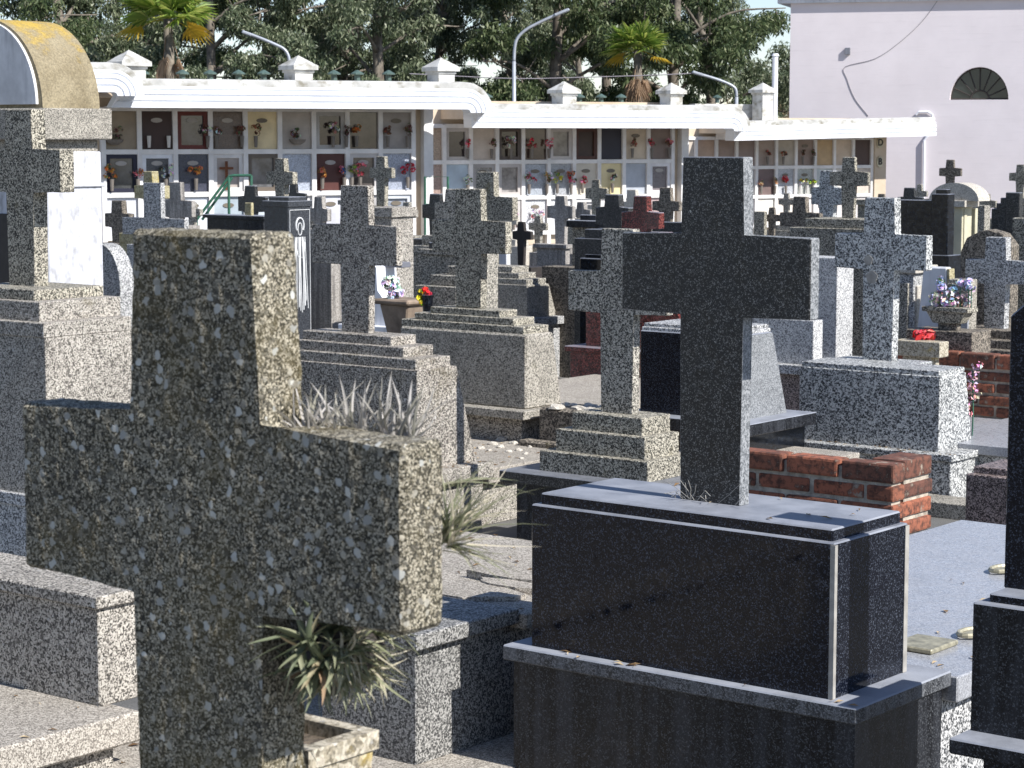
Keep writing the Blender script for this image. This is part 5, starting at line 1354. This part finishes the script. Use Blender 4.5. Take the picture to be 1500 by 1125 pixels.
bm = bmesh.new(); pts = [ploc(*p) for p in ((1378, -6), (1352, 30), (1318, 62), (1282, 86), (1238, 98), (1241, 116), (1252, 144), (1272, 170))]
tube(bm, smoothpath([(x, -.008, z) for x, z in pts], 4), .007, 5); obj('cable', bm, 'wire', pk)
bm = bmesh.new(); pts = [ploc(*p) for p in ((1342, 168), (1346, 164), (1360, 164), (1366, 168), (1366, 190), (1360, 198), (1354, 206), (1353, 300))]
x1, zz1 = ploc(1353, 330); tube(bm, [(x, -.05, z) for x, z in pts] + [(x1, -.05, 0)], .03, 6); obj('drain_pipe', bm, 'whitepipe', pk)
# vent chimney on the canopy roof
q = fpt(2, 1183) - SEC[2]['n'] * 1.2; bm = bmesh.new(); zt = at(1183, 82, q.y).z; tube(bm, [(q.x, q.y, z2 + .35), (q.x, q.y, zt)], .062, 12); tube(bm, [(q.x, q.y, zt), (q.x, q.y, zt + .05)], [.085, .06], 12)
bpart('vent_pipe', bm, 'whitepipe')

# ------------------------------------------------------------------ street lamps
def lamp(lab, Y, pole_px, ybase, pts, head):
    c0 = at(pole_px, ybase, Y); c0.z = 0; t = empty('street_lamp', c0); tag(t, lab, 'street lamp', 'street lamps behind the niche building')
    pp = smoothpath([at(x, y, Y) - c0 for x, y in pts], 5)
    bm = bmesh.new(); tube(bm, [Vector((0, 0, 0)), pp[0]], [.06, .04], 10); obj('pole', bm, 'steel', t, smooth=True)
    bm = bmesh.new(); tube(bm, pp, .034, 8); obj('arm', bm, 'steel', t, smooth=True)
    a, b = at(head[0], head[1], Y) - c0, at(head[2], head[3], Y) - c0; d = (b - a)
    bm = bmesh.new(); L = d.length; bx(bm, 0, L, -.09, .09, -.03, .04); bevel(bm, .02)
    bm.transform(Matrix.Translation(a) @ Matrix.Rotation(-math.atan2(d.z, d.x), 4, 'Y')); obj('lamp_head', bm, 'steel', t)
lamp('left street lamp with its arm curving to the left, before the trees', 48, 424, 125, [(424, 100), (423, 84), (417, 73), (405, 66), (384, 57), (366, 50)], (369, 51, 355, 46))
lamp('tallest street lamp, its arm reaching up to the right', 50, 753, 150, [(753, 90), (754, 70), (758, 56), (770, 44), (790, 33), (816, 21)], (812, 23, 834, 14))
lamp('low street lamp curving left, next to the pink building', 52, 1079, 150, [(1079, 142), (1078, 132), (1073, 126), (1058, 119), (1040, 113), (1026, 109)], (1030, 110, 1014, 105))
bm = bmesh.new(); pts = [at(x, y, 52) for x, y in ((600, 108), (753, 115), (860, 113), (960, 110), (1022, 107))]
tube(bm, smoothpath(pts, 5), .012, 5); o = obj('overhead_cable', bm, 'wire'); tag(o, 'thin overhead cable strung between the street lamps', 'cable')

# ------------------------------------------------------------------ trees
def leafmesh(name, centres, n, size, rnd_np, mat, squash=.8, droop=.7, per=None):
    C = np.array([c[:3] for c in centres]); Rr = np.array([c[3] for c in centres])
    idx = rnd_np.choice(len(C), n, p=(Rr ** 2) / (Rr ** 2).sum())
    d = rnd_np.normal(size=(n, 3)); d /= np.linalg.norm(d, axis=1)[:, None]
    rad = rnd_np.random(n) ** .5
    P = C[idx] + d * (Rr[idx] * rad)[:, None] * np.array([1, 1, squash])
    ax = rnd_np.normal(size=(n, 3)); ax[:, 2] -= droop * 2; ax /= np.linalg.norm(ax, axis=1)[:, None]
    sd = np.cross(ax, rnd_np.normal(size=(n, 3))); sd /= np.linalg.norm(sd, axis=1)[:, None]
    L = size * rnd_np.uniform(.6, 1.3, n)[:, None]; W = L * .15
    V = np.stack([P, P + ax * L * .45 + sd * W, P + ax * L, P + ax * L * .45 - sd * W], 1).reshape(-1, 3)
    me = bpy.data.meshes.new(name)
    me.vertices.add(4 * n); me.loops.add(4 * n); me.polygons.add(n)
    me.vertices.foreach_set('co', V.ravel()); me.loops.foreach_set('vertex_index', np.arange(4 * n, dtype=np.int32))
    me.polygons.foreach_set('loop_start', np.arange(0, 4 * n, 4, dtype=np.int32)); me.polygons.foreach_set('loop_total', np.full(n, 4, dtype=np.int32))
    me.update(); me.materials.append(M[mat]); return me


def make_tree(seed, h, spread, nl, mat, low=.14, size=.19):
    r = random.Random(seed); rn = np.random.default_rng(seed)
    bm = bmesh.new(); cl = []
    top = Vector((r.uniform(-.6, .6), r.uniform(-.6, .6), h * .92))
    tr = smoothpath([(0, 0, 0), (r.uniform(-.2, .2), r.uniform(-.2, .2), h * .3), (top.x * .6, top.y * .6, h * .6), tuple(top)], 4)
    tube(bm, tr, [.2 * (1 - i / len(tr)) + .05 for i in range(len(tr))], 9)
    nb = 19
    for i in range(nb):
        t = low + (1 - low) * (i + r.random()) / nb; b = tr[min(len(tr) - 1, int(t * (len(tr) - 1)))]
        a = r.uniform(0, 6.28); ln = spread * (1.05 - .6 * abs(t - .45)) * r.uniform(.6, 1.1)
        e = b + Vector((math.cos(a) * ln, math.sin(a) * ln, ln * r.uniform(.1, .7)))
        mid = b.lerp(e, .5) + Vector((0, 0, ln * .12))
        pts = smoothpath([b, mid, e], 4); tube(bm, pts, [.055 * (1 - j / len(pts)) + .014 for j in range(len(pts))], 6)
        for j in range(5):
            f = r.uniform(.35, 1.05); q = b.lerp(e, f) + Vector((r.gauss(0, .45), r.gauss(0, .45), r.gauss(.1, .5)))
            cl.append((q.x, q.y, q.z, r.uniform(.35, .7)))
            tube(bm, [b.lerp(e, min(f, .95)), (q.x, q.y, q.z)], [.03, .01], 4)
    me_t = bpy.data.meshes.new('trunk'); bm.to_mesh(me_t); bm.free(); me_t.materials.append(M['bark'])
    me_t.polygons.foreach_set('use_smooth', [True] * len(me_t.polygons))
    return me_t, leafmesh('crown', cl, nl, size, rn, mat)


TREES = [make_tree(1, 12, 3.4, 50000, 'euc'), make_tree(2, 14, 3.0, 50000, 'euc'), make_tree(3, 11, 3.6, 50000, 'euc2'), make_tree(4, 13, 3.2, 46000, 'euc')]
TL = [(-20, 70, 2, 'bushy dark tree behind the yellow lichened vault'), (95, 78, 0, 'eucalyptus with hanging grey-green leaves between the vault and the left palm'), (180, 88, 3, 'tall eucalyptus right behind the left palm'), (310, 72, 0, 'broad eucalyptus behind the left street lamp arm'), (385, 84, 2, 'dense dark tree behind the left street lamp pole'),
      (508, 80, 1, 'eucalyptus with a pale trunk right of the second roof pillar'), (560, 74, 3, 'eucalyptus with a thin straight trunk above the niche building'), (640, 82, 0, 'leafy eucalyptus behind the third roof pillar'), (745, 90, 1, 'slim eucalyptus behind the tallest street lamp'),
      (810, 76, 2, 'dark spreading tree under the tallest lamp head'), (890, 92, 3, 'eucalyptus rising behind the small fan palm'), (985, 78, 2, 'dark tree right of the small fan palm'), (1036, 84, 0, 'overhanging eucalyptus beside the pink building'), (245, 104, 3, 'far eucalyptus seen through the gap right of the left palm'), (600, 108, 2, 'far dark tree showing between the pale-trunked eucalypts'), (850, 106, 0, 'far eucalyptus showing left of the small fan palm'), ]
rt = random.Random(9)
for i, (px, Y, k, lab) in enumerate(TL):
    q = at(px, 150, Y); t = empty('eucalyptus_tree' if k != 2 else 'broadleaf_tree', (q.x, q.y, 0), rt.uniform(0, 6.28)); tag(t, lab, 'tree', 'row of tall trees behind the niche building')
    s = rt.uniform(.9, 1.15); t.scale = (s, s, s)
    for nm, me in zip(('trunk', 'crown'), TREES[k]):
        o = bpy.data.objects.new(nm, me); COL.objects.link(o); o.parent = t
# distant scrub by the pink building
rn = np.random.default_rng(21)
for (px, Y, hh, lab) in ((1100, 96, 3.4, 'brownish scrub bush right of the low street lamp'), (1130, 110, 5.0, 'dry leafless thicket next to the pink building corner'), (1165, 118, 5.4, 'dry thicket running behind the pink building')):
    q = at(px, 150, Y); t = empty('shrub', (q.x, q.y, 0)); tag(t, lab, 'shrub', 'dry scrub in the gap by the pink building')
    cl = [(rn.normal() * 1.1, rn.normal() * .8, hh * rn.uniform(.3, 1), .6) for _ in range(24)]
    o = bpy.data.objects.new('foliage', leafmesh('foliage', cl, 5000, .25, rn, 'bush', droop=-.3)); COL.objects.link(o); o.parent = t
    bm = bmesh.new()
    for c in cl: tube(bm, [(c[0] * .2, c[1] * .2, 0), (c[0] * .7, c[1] * .7, c[2] * .6), c[:3]], [.05, .03, .01], 5)
    obj('stems', bm, 'bark', t)


def fan(bm, base, d, pet, R_, n, r, sag):
    d = d.normalized(); up = Vector((0, 0, 1)); side = d.cross(up).normalized() if abs(d.z) < .98 else Vector((1, 0, 0))
    side = Matrix.Rotation(r.uniform(-.5, .5), 3, d) @ side; nrm = side.cross(d)
    hub = base + d * pet + Vector((0, 0, -sag * pet * .3)); tube(bm, [base, base + d * pet * .5, hub], [.02, .016, .012], 4)
    for i in range(n):
        a = -1.75 + 3.5 * i / (n - 1); dir_ = (d * math.cos(a) + side * math.sin(a)); L = R_ * (1 - .18 * abs(a) / 1.75) * r.uniform(.9, 1.05)
        w = R_ * .055; pr = dir_.cross(nrm).normalized() * w
        m1 = hub + dir_ * L * .6 + Vector((0, 0, -sag * L * .12)); tip = hub + dir_ * L + Vector((0, 0, -sag * L * .5)) 
        v = [bm.verts.new(p) for p in (hub, m1 + pr + nrm * w * .5, tip, m1 - pr + nrm * w * .5, m1 - nrm * w * .3)]
        bm.faces.new((v[0], v[1], v[4])); bm.faces.new((v[1], v[2], v[4])); bm.faces.new((v[2], v[3], v[4])); bm.faces.new((v[3], v[0], v[4]))


def palm(lab, px, py, Y, Rf, n, dead, seed):
    q = at(px, py, Y); t = empty('fan_palm', (q.x, q.y, 0)); tag(t, lab, 'palm tree'); r = random.Random(seed); h = q.z
    bm = bmesh.new(); tube(bm, [(0, 0, 0), (.05, 0, h * .5), (0, 0, h)], [.16, .14, .12], 10); obj('trunk', bm, 'bark', t, smooth=True)
    for nm, mt, cnt, e0, e1, sag, rf in (('frond', 'palm', n, .05, 1.3, .35, 1), ('yellow_frond', 'palmy', 2, -.45, -.1, .5, .85), ('dead_frond', 'palmd', dead, -1.45, -1.1, 1.2, .62)):
        bm = bmesh.new()
        for i in range(cnt):
            a = 6.283 * i / cnt + r.uniform(-.3, .3); e = r.uniform(e0, e1)
            fan(bm, Vector((0, 0, h - (.25 if e < -.6 else 0))), Vector((math.cos(a) * math.cos(e), math.sin(a) * math.cos(e), math.sin(e))), Rf * .55 * r.uniform(.8, 1.1), Rf * .75 * rf, 17, r, sag)
        obj(nm, bm, mt, t)
palm('small fan palm with a skirt of dead fronds in front of the dark trees', 934, 74, 66, .95, 28, 11, 2)
palm('larger fan palm with yellowing fronds cut off by the top of the photo', 246, 28, 58, 1.2, 28, 3, 5)

# fallen leaves and grit lying about on the slabs
rl = np.random.default_rng(4); V, Fc = [], []
def litter(mon, z, a0, a1, b0, b1, n):
    mt = mw(mon.root)
    for _ in range(n):
        c = Vector((rl.uniform(a0, a1), rl.uniform(b0, b1), z + .003)); q = rl.uniform(0, 6.28); L = rl.uniform(.007, .022); W = L * rl.uniform(.2, .5)
        e = Vector((math.cos(q), math.sin(q), rl.uniform(-.05, .25))); f = Vector((-math.sin(q), math.cos(q), rl.uniform(-.1, .2))); b = len(V)
        V.extend([tuple(mt @ p) for p in (c - e * L, c + f * W + Vector((0, 0, .004)), c + e * L, c - f * W + Vector((0, 0, .004)))]); Fc.append((b, b + 1, b + 2, b + 3))
q = A['black'].bx; litter(A['black'], q['ledge'][5], q['ledge'][0], q['ledge'][1], q['ledge'][2], 0, 14); litter(A['black'], q['cap'][5], q['cap'][0], q['cap'][1], q['cap'][2], q['cap'][3], 10); litter(A['black'], q['slab'][5], q['slab'][0] + .5, q['slab'][1], q['slab'][2], q['slab'][3], 60)
q = A['g6'].bx; litter(A['g6'], q['slab'][5], q['slab'][0], q['slab'][1], q['slab'][2], q['slab'][3], 110); litter(A['g6'], q['base'][5], q['base'][0], q['base'][1], q['base'][2], 0, 50)
q = A['g4'].bx; litter(A['g4'], q['slab'][5], q['slab'][0] + .5, q['slab'][1], -1.5, q['slab'][3], 60)
q = A['m1'].bx; litter(A['m1'], q['slab'][5], q['slab'][0], q['slab'][1], q['slab'][2], q['slab'][3], 160); litter(A['m1'], q['ledge'][5], q['pedestal'][1] + .01, q['ledge'][1], q['ledge'][2], q['ledge'][3], 25)
q = A['m5'].bx; litter(A['m5'], q['ledge'][5], q['ledge'][0], q['ledge'][1], q['ledge'][2], 0, 40)
me = bpy.data.meshes.new('leaf_litter'); me.from_pydata(V, [], Fc); me.materials.append(leafmat('fallen_leaves', [(0, (96, 74, 52)), (.5, (150, 122, 88)), (1, (190, 172, 140))], .9, .1))
o = bpy.data.objects.new('leaf_litter', me); COL.objects.link(o); o['kind'] = 'stuff'; o['label'] = 'dry fallen leaves and grit scattered over the tomb slabs'

# ------------------------------------------------------------------ ground and light
bm = bmesh.new(); bmesh.ops.create_grid(bm, x_segments=8, y_segments=8, size=400)
g = obj('ground', bm, 'ground'); g.location = (0, 300, 0); g['kind'] = 'structure'

w = bpy.data.worlds.new('World'); sc.world = w; w.use_nodes = True
nt = w.node_tree; bg = nt.nodes['Background']; sky = nt.nodes.new('ShaderNodeTexSky'); sky.sky_type = 'NISHITA'; sky.sun_disc = False
SUN_AZ = R(39.2); SUN_EL = R(40)     # towards the sun: right of the view and slightly behind the camera
sdir = Vector((math.cos(SUN_AZ) * math.cos(SUN_EL), -math.sin(SUN_AZ) * math.cos(SUN_EL), math.sin(SUN_EL)))
sky.sun_elevation = SUN_EL; sky.sun_rotation = math.atan2(sdir.x, sdir.y)
sky.air_density = .8; sky.dust_density = .1; sky.ozone_density = 2
tint = nt.nodes.new('ShaderNodeMix'); tint.data_type = 'RGBA'; tint.blend_type = 'MULTIPLY'; tint.inputs[0].default_value = 1; tint.inputs[7].default_value = (1.04, .975, .99, 1)
nt.links.new(sky.outputs[0], tint.inputs[6]); nt.links.new(tint.outputs[2], bg.inputs[0]); bg.inputs[1].default_value = .1
sd = bpy.data.lights.new('sun', 'SUN'); sd.energy = 4.7; sd.angle = R(.5); sd.color = (1, .985, .96)
so = bpy.data.objects.new('sun', sd); COL.objects.link(so); so.rotation_euler = sdir.to_track_quat('Z', 'Y').to_euler()
sc.view_settings.view_transform = 'Standard'; sc.view_settings.look = 'None'; sc.view_settings.exposure = .56; sc.view_settings.gamma = 1
sc.cycles.use_denoising = True
sc.cycles.max_bounces = 6
